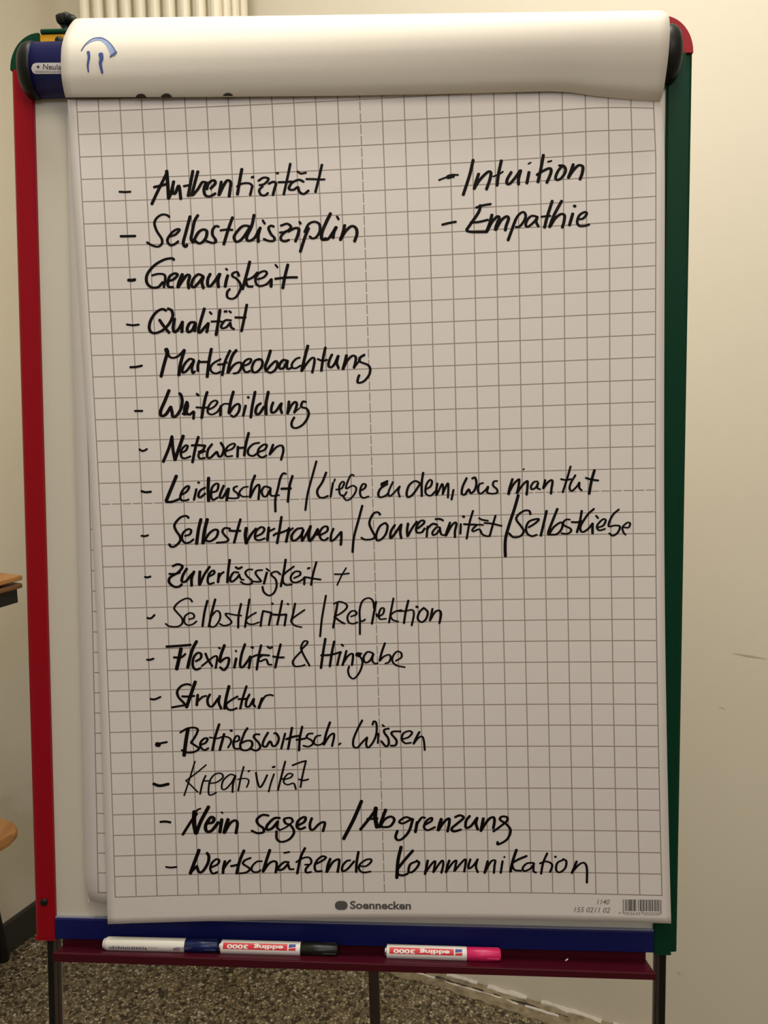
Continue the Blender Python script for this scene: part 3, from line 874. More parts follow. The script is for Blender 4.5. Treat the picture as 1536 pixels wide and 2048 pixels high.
# mortar strip with a broken plaster edge at the foot of the right wall
def strip(name,o0,o1,h,m,s0,s1,seed,jit,gaps=None):
    rnd=random.Random(seed); n=int((s1-s0)/.009); V=[];Fc=[]
    w1=w2=0; keep=[]; on=True; run=0
    for i in range(n+1):
        s=s0+(s1-s0)*i/n; a=COR+DR*s; w1=.75*w1+rnd.uniform(-jit,jit)*.6; w2=.7*w2+rnd.uniform(-.2,.2)
        run-=1
        if run<0: on=not on; run=rnd.randint(4,24) if on else rnd.randint(1,int(2+6*(gaps or 0)))
        keep.append(on)
        p=a+NR*(o0+(w1*.5 if o0 else 0)); q=a+NR*(o1+w1); hh=h*max(.3,.8+w2)
        V+=[(p.x,p.y,0),(p.x,p.y,hh),(q.x,q.y,hh*.6),(q.x,q.y,0)]
    for i in range(n):
        if gaps and not keep[i]: continue
        k=4*i
        Fc+=[(k+1,k+2,k+6,k+5),(k+2,k+3,k+7,k+6),(k,k+1,k+2,k+3),(k+4,k+7,k+6,k+5)]
    return mesh(V,Fc)
link('trim_1',strip('m',0,.055,.004,'mortar',.0,LR,3,.007),MATS['mortar'],loc=COR,kind='structure')
link('trim_2',strip('p',0,.007,.012,'plaster_edge',.75,LR,5,.004,.2),MATS['plaster_edge'],loc=COR,kind='structure')
link('trim_3',strip('d',.020,.025,.0052,'dark_gap',.6,LR,9,.003,.5),MATS['dark_gap'],loc=COR,kind='structure')
link('trim_4',strip('p2',.0255,.029,.0058,'plaster_edge',.6,LR,11,.002,.5),MATS['plaster_edge'],loc=COR,kind='structure')
# ------------------------------------------------------------------ column radiator on the right wall
def s_at(px,py,off):
    d=ray(px,py); P0=COR+NR*off; nr=np.array(NR); t=((np.array(P0)-CAM)@nr)/(d@nr); P=CAM+d*t
    return float((P-np.array(COR))@np.array(DR))
s0=s_at(158,15,.17); s1=s_at(419,15,.17); pit=(s1-s0)/9
rad=thing('column_radiator','tall cream column radiator on the wall behind the top edge of the flipchart','radiator',COR+DR*(s0+5*pit)+NR*.1+Vector((0,0,.12)))
RAX=Matrix.Translation(COR)@Matrix(((DR.x,NR.x,0,0),(DR.y,NR.y,0,0),(0,0,1,0),(0,0,0,1)))
bm=bmesh.new(); ZT=2.62; ZB=.15
for k in range(4):
    o=.168-k*.034
    add_lathe(bm,[(ZB,.008),(ZB+.02,.0125),(ZT-.02,.0125),(ZT,.008)],14,Matrix.Translation((0,o,0))@Matrix(((0,0,1,0),(0,1,0,0),(1,0,0,0),(0,0,0,1))))
for z in (ZB,ZT-.05):
    add_box(bm,-.019,.019,.058,.178,z,z+.05,.009)
colme=bm2me(bm,RAX)
for k in range(10):
    me=colme if k==0 else colme
    if k==0:
        c0=link('radiator_column',me,MATS['radiator_enamel'],rad,smooth=True); c0.location=DR*(s0+.016)
    else:
        c=c0.copy(); C.objects.link(c); c.parent=rad; c.location=DR*(s0+.016+k*pit)
for z in (.5,2.2):
    bm=bmesh.new(); add_box(bm,s0+.1,s0+.12,-.002,.07,z,z+.03,.004); link('wall_bracket',bm2me(bm,RAX),MATS['radiator_enamel'],rad)
bm=bmesh.new(); add_tube(bm,(s1+.035,.1,2.595),(s1+.05,.1,2.595),.016); add_tube(bm,(s1+.062,.1,2.595),(s1+.062,.1,3.1),.011); add_tube(bm,(s1+.05,.1,2.595),(s1+.066,.1,2.595),.011)
link('feed_pipe',bm2me(bm,RAX),MATS['radiator_enamel'],rad,smooth=True)
bm=bmesh.new(); add_tube(bm,(s1+.03,.1,.175),(s1+.05,.1,.175),.012); add_tube(bm,(s1+.05,.1,.175),(s1+.05,.1,.0),.011)
link('return_pipe',bm2me(bm,RAX),MATS['radiator_enamel'],rad,smooth=True)
# scuffs on the right wall
def scuff(px0,py0,px1,py1,wd,label):
    def wp(px,py):
        d=ray(px,py); nr=np.array(NR); t=((np.array(COR+NR*.0008)-CAM)@nr)/(d@nr); return CAM+d*t
    a,b=wp(px0,py0),wp(px1,py1); mid=(a+b)/2; u=(b-a); n=np.cross(u,np.array(NR)); n=n/np.linalg.norm(n)*wd
    link('trim_5',mesh([a,mid-n,b,mid+n],[(0,1,2,3)]),MATS['scuff'],loc=a,kind='structure')
scuff(1462,1306,1536,1318,.0022,''); scuff(1352,1944,1364,1950,.0018,''); scuff(1436,1413,1452,1418,.001,'')
# ------------------------------------------------------------------ high table and stool by the left wall
def left_pt(px,py,gap):
    nl=np.array(NL); d=ray(px,py); t=((np.array(COR)+nl*gap-CAM)@nl)/(d@nl); return CAM+d*t
tc_=left_pt(45,1150,.30); TZ=float(tc_[2])
tab=thing('side_table','high wooden-topped side table with a black frame at the left wall','table',(tc_[0]+DL.x*.5-NL.x*.15,tc_[1]+DL.y*.5-NL.y*.15,0))
TM=Matrix.Translation(Vector((tc_[0],tc_[1],0)))@Matrix(((DL.x,-NL.x,0,0),(DL.y,-NL.y,0,0),(0,0,1,0),(0,0,0,1)))
def tb(name,dims,m,bev=.002,**k): return bbox(name,dims,MATS[m],tab,bev,TM,**k)
tb('table_top',(0,1.0,0,.29,TZ-.011,TZ),'wood_orange',.002)
tb('lower_board',(.0,.998,.001,.29,TZ-.029,TZ-.018),'wood_brown',.003,label='second thinner board under the table top')
tb('spacer',(.03,.97,.03,.27,TZ-.019,TZ-.010),'wood_brown')
tb('apron',(.006,.965,.012,.28,TZ-.062,TZ-.0285),'black_metal')
for x,y in ((.5,.02),(.5,.25),(.94,.02),(.94,.25)): tb('leg',(x-.0125,x+.0125,y,y+.025,0,TZ-.055),'black_metal')
# stool
sp=left_pt(34,1654,.30); SZ=float(sp[2])
foot=floor_pt(9,1921)
sto=thing('stool','stool with a rounded orange wooden seat and black legs beside the left wall','stool',(sp[0]+DL.x*.19-.02,sp[1]+DL.y*.19,0))
SM=Matrix.Translation(Vector((sp[0],sp[1],0)))@Matrix(((DL.x,-NL.x,0,0),(DL.y,-NL.y,0,0),(0,0,1,0),(0,0,0,1)))
bm=bmesh.new()
def rrect(x0,x1,y0,y1,r,n=8):
    P=[]
    for cx,cy,a in ((x1-r,y1-r,0),(x0+r,y1-r,90),(x0+r,y0+r,180),(x1-r,y0+r,270)):
        for i in range(n+1):
            t=math.radians(a+90*i/n); P.append((cx+r*math.cos(t),cy+r*math.sin(t)))
    return P
add_prism(bm,rrect(-.012,.36,-.012,.27,.04),'z',SZ-.024,SZ)
bmesh.ops.bevel(bm,geom=[e for e in bm.edges if abs(e.verts[0].co.z-e.verts[1].co.z)<1e-5],offset=.008,segments=3,profile=.5,affect='EDGES')
link('seat',bm2me(bm,SM),MATS['wood_orange'],sto)
inv=SM.inverted(); fl=inv@Vector((foot[0],foot[1],0))
lx,ly=fl.x,fl.y
for x,y,fx,fy in ((lx+.085,.235,lx,ly),(.31,.235,.35,ly),(.27,.03,.29,.01)):
    bm=bmesh.new(); add_tube(bm,(x,y,SZ-.02),(fx,fy,0.001),.0125,12); link('leg',bm2me(bm,SM),MATS['black_metal'],sto,smooth=True)
bm=bmesh.new()
for a,b in (((lx+.03,.235),(.31,.235)),((.31,.235),(.27,.03)),((.27,.03),(lx+.03,.235))): add_tube(bm,(a[0],a[1],SZ-.04),(b[0],b[1],SZ-.04),.008,10)
link('stretcher',bm2me(bm,SM),MATS['black_metal'],sto,smooth=True)
# ------------------------------------------------------------------ the flipchart stand
FB=B(0,0,-1.367); FB[2]=0
fc=thing('flipchart_stand','flipchart easel with red left post, green right post and blue rails','flipchart stand',FB)
def fb(name,dims,m,bev=.002,**k): return bbox(name,dims,MATS[m],fc,bev,BM,**k)
def fprism(name,poly,axis,a,b,m,bev=0,smooth=False,parent=None,**k):
    bm=bmesh.new(); add_prism(bm,poly,axis,a,b)
    if bev: bmesh.ops.bevel(bm,geom=list(bm.edges),offset=bev,segments=2,profile=.5,affect='EDGES')
    return link(name,bm2me(bm,BM),MATS[m],parent or fc,smooth=smooth,**k)
# posts: (x, off) sections run along z
rs=[(-.4,-.026),(-.4,-.007),(-.3985,-.003),(-.396,-.0008),(-.393,0),(-.3745,0),(-.373,-.0015),(-.373,-.026)]
lpost=fprism('post',rs,'z',-.552,.512,'red',label='red left post')
gs=[(.4,-.026),(.4,-.006),(.397,-.0045),(.3915,-.0045),(.3915,0),(.3725,0),(.371,-.0015),(.371,-.026)]
rpost=fprism('post',gs,'z',-.5545,.512,'green',label='dark green right post')
# rounded foot of the red post, bolts, seam
fprism('post_foot',[(-.3995,-.5515),(-.3985,-.5545),(-.3945,-.5565),(-.3735,-.5565),(-.3735,-.5515)],'y',-.026,-.0004,'red')
fb('post_foot',(.372,.3925,-.026,.0004,-.557,-.5535),'green')
bm=bmesh.new(); add_lathe(bm,[(-.004,.0048),(.0012,.0048),(.0022,.0036),(.0026,.0015)],20,Matrix.Translation((-.3862,0,-.5061))@Matrix(((0,1,0,0),(1,0,0,0),(0,0,1,0),(0,0,0,1))))
link('bolt',bm2me(bm,BM),MATS['black_plastic'],fc,smooth=True,label='black round bolt cover on the red post')
fb('board_panel',(-.3728,.3708,-.016,-.0055,-.53,.535),'whiteboard',0,label='pale whiteboard surface')
fprism('bottom_rail',[(-.022,-.554),(-.001,-.554),(0,-.553),(0,-.5285),(-.002,-.5265),(-.022,-.5265)],'x',-.3728,.3708,'blue')
fb('rail_edge',(-.3728,.3708,-.0058,-.0012,-.5268,-.5258),'rail_edge',0)
fb('back_rail',(-.3728,.3708,-.03,-.014,.5,.54),'blue')
# corner pieces
def corner(sgn,m,label):
    cx=sgn*.3645; cz=.512; ro=.0355; P=[]
    for i in range(13):
        t=math.radians(90*i/12); P.append((cx+sgn*ro*math.cos(t),cz+1.18*ro*math.sin(t)))
    P+=[(sgn*.3642,cz+1.18*ro),(sgn*.3642,cz+.5*ro),(sgn*.374,cz+.2*ro),(sgn*.374,cz)]
    fprism('corner_piece',P,'y',-.026,-.001,m,label=label)
corner(-1,'green','green rounded corner piece, top left'); corner(1,'red','red rounded corner piece, top right')
# clamp bar: half oval section
BZ=.5078; BH=.0308
def oval(s,n=20,back=0.0):
    P=[]
    for i in range(n+1):
        t=math.pi*(i/n)-math.pi/2
        P.append((back+s*.030*max(math.cos(t),0)**.8, BZ+s*BH*math.sin(t)))
    return P
cb=fprism('clamp_bar',oval(1),'x',-.3645,.3645,'blue',smooth=False)
for p in cb.data.polygons: p.use_smooth = len(p.vertices)==4
def endcap(sgn):
    bm=bmesh.new(); rings=[]
    for x,s in ((.3628,1.03),(.3655,1.045),(.3715,1.03),(.3762,.97),(.3797,.86),(.382,.68),(.383,.4)):
        rings.append([bm.verts.new((sgn*x,u,v)) for u,v in oval(s)])
    for a,b in zip(rings,rings[1:]):
        n=len(a)
        for i in range(n): bm.faces.new((a[i],a[(i+1)%n],b[(i+1)%n],b[i]))
    bm.faces.new(rings[0]); bm.faces.new(rings[-1][::-1])
    link('end_cap',bm2me(bm,BM),MATS['black_plastic'],fc,smooth=True)
endcap(-1); endcap(1)
# bracket, bar, knob on the top left
yb=fb('bracket',(-.3645,-.28,-.02,-.004,.5405,.5535),'yellow',.001,label='yellow bracket under the green bar')
bm=bmesh.new(); add_lathe(bm,[(-.006,.0052),(.0,.0052),(.002,.003)],16,Matrix.Translation((-.3405,-.002,.545))@Matrix(((0,1,0,0),(1,0,0,0),(0,0,1,0),(0,0,0,1))))
link('bracket_screw',bm2me(bm,BM),MATS['black_plastic'],yb,smooth=True)
fb('top_bar',(-.3635,.34,-.022,-.002,.5535,.5595),'green',.002,label='green bar along the top')
bm=bmesh.new(); rings=[]; 
for t,s in ((.567,.55),(.569,.8),(.572,.9),(.5765,.93),(.5795,.7)):
    ring=[]
    for i in range(40):
        a=2*math.pi*i/40; r=.0118*s*(1+.13*math.cos(5*a)); ring.append(bm.verts.new((-.3355+r*math.cos(a)*1.05,-.014+r*math.sin(a),t)))
    rings.append(ring)
for a,b in zip(rings,rings[1:]):
    for i in range(40): bm.faces.new((a[i],a[(i+1)%40],b[(i+1)%40],b[i]))
bm.faces.new(rings[0]); bm.faces.new(rings[-1][::-1])
add_tube(bm,(-.3365,-.014,.556),(-.3365,-.014,.572),.0052,16)
link('clamp_knob',bm2me(bm,BM),MATS['black_plastic'],fc,smooth=True)
# sticker on the clamp bar, wrapped on its section
def on_bar(x,z,eps):
    t=math.asin(max(-1,min(1,(z-BZ)/BH))); return B(x,.030*max(math.cos(t),0)**.8+eps,z)
def flat_on(fn,poly,cuts=6):
    bm=bmesh.new(); bm.faces.new([bm.verts.new((u,v,0)) for u,v in poly])
    bmesh.ops.triangulate(bm,faces=bm.faces); bmesh.ops.subdivide_edges(bm,edges=bm.edges,cuts=cuts,use_grid_fill=True)
    for v in bm.verts: v.co=Vector(fn(v.co.x,v.co.y))
    me=bpy.data.meshes.new('m'); bm.to_mesh(me); bm.free(); return me
def bar_pix(px,py,eps): 
    o=.028
    for _ in range(12):
        x,z=bl(px,py,o); t=math.asin(max(-1,min(1,(z-BZ)/BH))); o=.030*max(math.cos(t),0)**.8+eps
    return B(x,o,z)
stp=[(66,128),(64,132),(62.5,136.5),(64,142),(67,146.5),(72,148),(150,147.5),(150,125),(72,125.8)]
st=link('maker_sticker',flat_on(lambda u,v:bar_pix(u,v,.0005),stp[::-1],5),MATS['sticker'],fc,label='white sticker with the lettering Neuland')
def text_polys(s,bold=0,shear=0):
    cu=bpy.data.curves.new('t','FONT'); cu.body=s; cu.offset=bold; cu.shear=shear; cu.resolution_u=3; cu.size=1
    o=bpy.data.objects.new('t',cu); C.objects.link(o); bpy.context.view_layer.update()
    me=bpy.data.meshes.new_from_object(o.evaluated_get(bpy.context.evaluated_depsgraph_get())); bpy.data.objects.remove(o); bpy.data.curves.remove(cu)
    V=np.array([v.co[:2] for v in me.vertices]); Fc=[tuple(p.vertices) for p in me.polygons]; return V,Fc
def text_on(name,s,fn,x0,y0,x1,y1,m,parent,bold=0,shear=0,height=None,flip=False,**k):
    """lettering from pixel (x0,y0) to (x1,y1) along its foot line; cap height in pixels"""
    V,Fc=text_polys(s,bold,shear); w=V[:,0].max()-V[:,0].min(); u=(V[:,0]-V[:,0].min())/w; 
    cap=.70; vv=V[:,1]/cap*height
    dx,dy=x1-x0,y1-y0; L=math.hypot(dx,dy); nx,ny=dy/L,-dx/L
    P=[fn(x0+dx*a+nx*b,y0+dy*a+ny*b) for a,b in zip(u,vv)]
    return link(name,mesh(P,Fc),MATS[m],parent,**k)
text_on('lettering','Neuland',lambda a,b:bar_pix(a,b,.0009),86,138.5,137,139.5,'sticker_text',st,height=11,shear=0)
bm_=[bar_pix(76+4*math.cos(i*math.pi/6)*(1 if i%2 else .45),133.5+4*math.sin(i*math.pi/6)*(1 if i%2 else .45),.0009) for i in range(12)]
link('star_emblem',mesh(bm_+[bar_pix(76,133.5,.0009)],[((i+1)%12,i,12) for i in range(12)]),MATS['sticker_text'],st)
text_on('small_lettering','MODERATION UND PRÄSENTATION',lambda a,b:bar_pix(a,b,.0009),70,144.8,148,145,'print_grey',st,height=2.6)
# legs
for (x0,x1,s) in ((-.3872,-.3776,1),(.3787,.3883,-1)):
    lg=fb('leg',(x0,x1,-.0265,-.0062,-1.36,-.535),'leg_brown',.0012)
    xi=x1 if s>0 else x0
    bbox('leg_inlay',(x0+.0012,x1-.0012,-.0066,-.0056,-1.35,-.558),MATS['black_plastic'],lg,.0003,BM)
    bbox('leg_groove',(xi-.0004,xi+.0004,-.0155,-.0145,-1.35,-.558),MATS['black_plastic'],lg,0,BM)
    bbox('leg_edge',(xi-.001,xi+.0008,-.0268,-.0242,-1.35,-.558),MATS['leg_light'],lg,.0003,BM)
    bbox('foot_cap',(x0-.002,x1+.002,-.032,.0,-1.3755,-1.355),MATS['black_plastic'],lg,.003,BM)
bm=bmesh.new(); a=Vector((0,-.03,.5)); b=Vector((0,-.655,-1.435)); d=(b-a)
mx=Matrix.Translation(a)@d.to_track_quat('Z','Y').to_matrix().to_4x4()
add_box(bm,-.0095,.0095,-.009,.009,0,d.length,.002); bmesh.ops.transform(bm,matrix=mx,verts=bm.verts)
rl=link('rear_leg',bm2me(bm,BM),MATS['leg_brown'],fc,label='dark rear support leg')
# tray
def tz(x,l,r): return l+(r-l)*(x+.357)/.719
def hexa(name,P,m,parent,**k):
    bm=bmesh.new(); vs=[bm.verts.new(p) for p in P]
    for f in ((0,1,2,3),(7,6,5,4),(0,4,5,1),(1,5,6,2),(2,6,7,3),(3,7,4,0)): bm.faces.new([vs[i] for i in f])
    bmesh.ops.bevel(bm,geom=list(bm.edges),offset=.0006,segments=2,profile=.5,affect='EDGES')
    return link(name,bm2me(bm,BM),MATS[m],parent,**k)
XL,XR=-.357,.362
tray=hexa('pen_tray',[(-.366,-.004,-.5665),(.363,-.004,-.5665),(XR,.040,-.5592),(XL,.040,-.5515),(-.366,-.004,-.5645),(.363,-.004,-.5645),(XR,.040,-.5552),(XL,.040,-.5475)],'maroon',fc)
hexa('tray_lip',[(XL,.039,-.5568),(XR,.039,-.5612),(XR,.0425,-.5612),(XL,.0425,-.5568),(XL,.039,-.5460),(XR,.039,-.5533),(XR,.0425,-.5533),(XL,.0425,-.5460)],'maroon',tray)
bbox('tray_back',(-.3655,.3625,-.006,-.0035,-.5665,-.5535),MATS['maroon'],tray,.0006,BM)
# ------------------------------------------------------------------ pad of paper
PT=B(0,.012,.5)
pad=thing('paper_pad','squared flipchart paper pad with a handwritten list and turned-over pages','paper pad',PT)
def spx(c,r): return GRID(c,r)
def soff(x,z):
    """how far the written sheet stands off the board"""
    o=.0175+.0018*math.exp(-((z+.56)/.10)**2)*(0.6+.4*math.cos(9*x))
    o+=.004*math.exp(-((z-.38)/.14)**2)+.0008*math.sin(5.1*x+7*z)+.0006*math.sin(13*z-4*x)
    o+=.006*math.exp(-((x+.34)/.05)**2)*(1 if z<.3 else max(0,(.47-z)/.17))*.5
    return o
def sheet_pt(px,py,eps=0):
    o=.018
    for _ in range(6):
        x,z=bl(px,py,o); o=soff(x,z)+eps
    return B(x,o,z)
GD=np.array(GRIDDATA).reshape(-1,4)
def gbasis(c,r):
    u=np.asarray(c)/13-1;v=np.asarray(r)/19-1
    return np.stack([u**i*v**j for i in range(4) for j in range(6) if i+j<=6],-1)
_B=gbasis(GD[:,0],GD[:,1]); _w=np.ones(len(GD))
for _ in range(5):
    _A=np.linalg.lstsq(_B*_w[:,None],GD[:,2:]*_w[:,None],rcond=None)[0]
    _w=1/(1+(np.hypot(*(_B@_A-GD[:,2:]).T)/1.5)**2)
def GRID(c,r):
    p=gbasis(c,r)@_A; k=(max(0,c-23)/3)**1.6*max(0,min(1,(4.4-r)/2.4))
    return p+np.array([-3.5*k,10.5*k])   # the sheet dips at its top right corner
cols=[-.40]+[i*.5 for i in range(0,53)]+[26.38]; rows=[-.2]+[i*.5 for i in range(0,79)]+[39.3]
V=[];UV=[]
for r in rows:
    for c in cols:
        p=GRID(c,r); q=sheet_pt(p[0],p[1]); zz=(q-BO)@BU; V.append(q-BU*max(0,zz-.466)); UV.append((c,r))
nc=len(cols); Fc=[(i*nc+j,(i+1)*nc+j,(i+1)*nc+j+1,i*nc+j+1) for i in range(len(rows)-1) for j in range(nc-1)]
me=mesh(V,Fc); uv=me.uv_layers.new(name='UVMap')
for l in me.loops: uv.data[l.index].uv=UV[l.vertex_index]
sheet=link('written_sheet',me,MATS['squared_paper'],pad,smooth=True,label='front squared sheet with the handwritten list')
sd=sheet.modifiers.new('thickness','SOLIDIFY'); sd.thickness=.0003; sd.offset=-1
# pages below, with their own squares; the lower left corner is rounded
def under(name,x0,x1,z0,z1,o,r,sh=0,label=None,tilt=0):
    nx,nz=24,48; V=[];UV=[]
    for j in range(nz+1):
        for i in range(nx+1):
            x=x0+(x1-x0)*i/nx; z=z0+(z1-z0)*j/nz
            dx,dz=x0+r-x,z0+r-z
            if dx>0 and dz>0:
                h=math.hypot(dx,dz)
                if h>r: x,z=x0+r-dx/h*r,z0+r-dz/h*r
            oo=o+.0012*math.sin(6*z+3*x)*max(0,min(1,(.45-z)*4))
            UV.append(((x-x0)/.025-.62+sh, (.4735-z)/.025-.35)); V.append(B(x+tilt*(z-.47),oo,z))
    Fc=[(j*(nx+1)+i,j*(nx+1)+i+1,(j+1)*(nx+1)+i+1,(j+1)*(nx+1)+i) for j in range(nz) for i in range(nx)]
    me=mesh(V,Fc); uv=me.uv_layers.new(name='UVMap')
    for l in me.loops: uv.data[l.index].uv=UV[l.vertex_index]
    ob=link(name,me,MATS['squared_paper'],pad,smooth=True,label=label); s=ob.modifiers.new('t','SOLIDIFY'); s.thickness=.0004; s.offset=-1
    return ob
under('under_sheet',-.3265,.352,-.5015,.4655,.0125,.018,label='squared sheet showing beside the written one')
bm=bmesh.new(); add_box(bm,-.3255,.351,-.004,.0108,-.499,.4655,.001); link('sheet_stack',bm2me(bm,BM),MATS['paper'],pad)
# turned-over pages: loft between the measured left and right profiles
PL=[(.024,.4735),(.0268,.4668),(.0300,.4668),(.0345,.474),(.0378,.483),(.0385,.495),(.0378,.508),(.0345,.5215),(.0262,.5366),(.0115,.5553),(-.006,.5715),(-.024,.579),(-.045,.575),(-.06,.555),(-.068,.50),(-.07,.42),(-.0705,.405)]
PR=[(.014,.4605),(.0180,.4535),(.0225,.4530),(.0330,.4585),(.0420,.4724),(.0480,.4840),(.0520,.4985),(.0520,.5151),(.0468,.5290),(.030,.5425),(.006,.556),(-.014,.5645),(-.034,.562),(-.052,.545),(-.064,.51),(-.07,.45),(-.0705,.405)]
def smooth_prof(P,n=80):
    P=np.array(P); t=np.r_[0,np.cumsum(np.hypot(*np.diff(P,axis=0).T))]; t/=t[-1]; out=[]
    s=np.linspace(0,1,n)
    return P,t
def cr(P,n):
    P=[np.array(p,float) for p in P]; Q=[2*P[0]-P[1]]+P+[2*P[-1]-P[-2]]; out=[]
    for i in range(1,len(Q)-2):
        for k in range(n):
            t=k/n; a,b,c,d=Q[i-1:i+3]
            out.append(.5*((2*b)+(-a+c)*t+(2*a-5*b+4*c-d)*t*t+(-a+3*b-3*c+d)*t**3))
    out.append(Q[-2]); return out
LPf=cr(PL,4); RPf=cr(PR,4)
# lower edge in the photograph, for the bottom part of the loft
edge=[(131,194.5),(265,193),(400,192),(677,187),(900,180),(1105,171.5),(1150,174),(1200,184),(1250,190.5),(1295,195.5),(1328,197)]
NX=60; V=[]
XLo,XRo=-.321,.3575
zb=[]; 
for i in range(NX+1):
    x=XLo+(XRo-XLo)*i/NX; ex_=None
    px=131+(1328-131)*(x-XLo)/(XRo-XLo)
    y=float(np.interp(px,[e[0] for e in edge],[e[1] for e in edge])); zb.append(bl(px,y,.027)[1])
for i in range(NX+1):
    f=i/NX; x=XLo+(XRo-XLo)*f; f2=f
    zl=LPf[4][1]+(RPf[4][1]-LPf[4][1])*f2
    for k,(a,b) in enumerate(zip(LPf,RPf)):
        o=a[0]+(b[0]-a[0])*f2; z=a[1]+(b[1]-a[1])*f2
        wgt=max(0,1-k/26); z+=(zb[i]-zl)*wgt
        o+=.0008*math.sin(9*x+z*20)*math.exp(-((z-.5)/.04)**2)
        V.append(B(x,o,z))
n=len(LPf); Fc=[(i*n+k,i*n+k+1,(i+1)*n+k+1,(i+1)*n+k) for i in range(NX) for k in range(n-1)]
me=mesh(V,Fc); flip=link('flipped_pages',me,MATS['flip_paper'],pad,smooth=True,label='used pages turned over the top in a white roll')
s=flip.modifiers.new('t','SOLIDIFY'); s.thickness=.0012; s.offset=1
me.update()
from mathutils.bvhtree import BVHTree
fv=[Vector(v) for v in V]; bvh=BVHTree.FromPolygons(fv,Fc)
def roll_pt(px,py,eps=.0003):
    d=Vector(ray(px,py)).normalized(); h=bvh.ray_cast(Vector(CAM),d)
    if h[0] is None: return CAM+np.array(d)
    nn=h[1]; nn=nn if nn.dot(d)<0 else -nn
    return np.array(h[0]+nn*eps)
# punch holes at the fold
for i,(px,py) in enumerate(((282,192.5),(333,192),(456,191))):
    P=[roll_pt(px+11*math.cos(t),min(py+3.2-8.5*math.sin(t),194.2),.0004) for t in [math.pi*k/10 for k in range(11)]]
    link('punch_hole',mesh(P,[tuple(range(len(P)))]),MATS['dark_gap'],flip,label='dark punched hole at the fold')
# smiling mark drawn upside down in blue
def ribbon(fn,pts,wfun,closed=False):
    """flat brush stroke: pts in pixels, width in pixels from wfun(direction, t)"""
    P=np.array(pts,float)
    if len(P)==2: Q=np.array([P[0]+(P[1]-P[0])*t for t in np.linspace(0,1,5)])
    else: Q=np.array(cr(P,6))
    keep=[0]
    for i in range(1,len(Q)):
        if np.hypot(*(Q[i]-Q[keep[-1]]))>.25: keep.append(i)
    Q=Q[keep]
    if len(Q)<2: return [],[]
    T=np.gradient(Q,axis=0); T/=np.maximum(np.hypot(*T.T)[:,None],1e-9); N=np.c_[-T[:,1],T[:,0]]
    tt=np.linspace(0,1,len(Q)); W=np.array([wfun(T[i],tt[i]) for i in range(len(Q))])/2
    V=[];Fc=[]
    for i in range(len(Q)): V+=[Q[i]+N[i]*W[i],Q[i]-N[i]*W[i]]
    for i in range(len(Q)-1): Fc.append((2*i,2*i+1,2*i+3,2*i+2))
    for end,sg in ((0,-1),(len(Q)-1,1)):
        b=len(V); c=Q[end]; r=W[end]
        for k in range(1,4):
            a=math.pi*k/4; V.append(c+N[end]*r*math.cos(a)+T[end]*sg*r*.75*math.sin(a))
        l=[2*end,b,b+1,b+2,2*end+1]; Fc.append(tuple(l if sg>0 else l))
    return [fn(v[0],v[1]) for v in V],Fc
def mark(name,strokes,m,label=None,parent=None):
    V=[];Fc=[]
    for pts,wf in strokes:
        a,b=ribbon(roll_pt2,pts,wf); k=len(V); V+=a; Fc+=[tuple(i+k for i in f) for f in b]
    return link(name,mesh(V,Fc),MATS[m],parent or flip,label=label)
k_=1/3.84
roll_pt2=lambda x,y:roll_pt(x,y,.0003)
arc=[(625*k_,390*k_),(660*k_,343*k_),(715*k_,308*k_),(775*k_,300*k_),(822*k_,330*k_),(852*k_,372*k_),(872*k_,415*k_)]
mark('blue_arc',[(arc,lambda T,t:2+12.5*max(0,t-.15)**.8)],'blue_ink_light','pale blue broad brush arc')
roll_pt2=lambda x,y:roll_pt(x,y,.00045)
mark('arc_outline',[([(625*k_,388*k_),(660*k_,338*k_),(715*k_,298*k_),(780*k_,294*k_),(835*k_,322*k_),(870*k_,362*k_),(893*k_,400*k_)],lambda T,t:1.6),
  ([(848*k_,436*k_),(872*k_,420*k_),(895*k_,402*k_)],lambda T,t:3.5)],'blue_ink_dark')
mark('blue_stroke',[([(679*k_,402*k_),(684*k_,440*k_),(675*k_,500*k_),(680*k_,552*k_)],lambda T,t:6.5*(1-.55*t)),],'blue_ink')
mark('blue_stroke',[([(775*k_,418*k_),(780*k_,450*k_),(772*k_,490*k_),(786*k_,560*k_)],lambda T,t:10*(1-.55*t)),],'blue_ink')
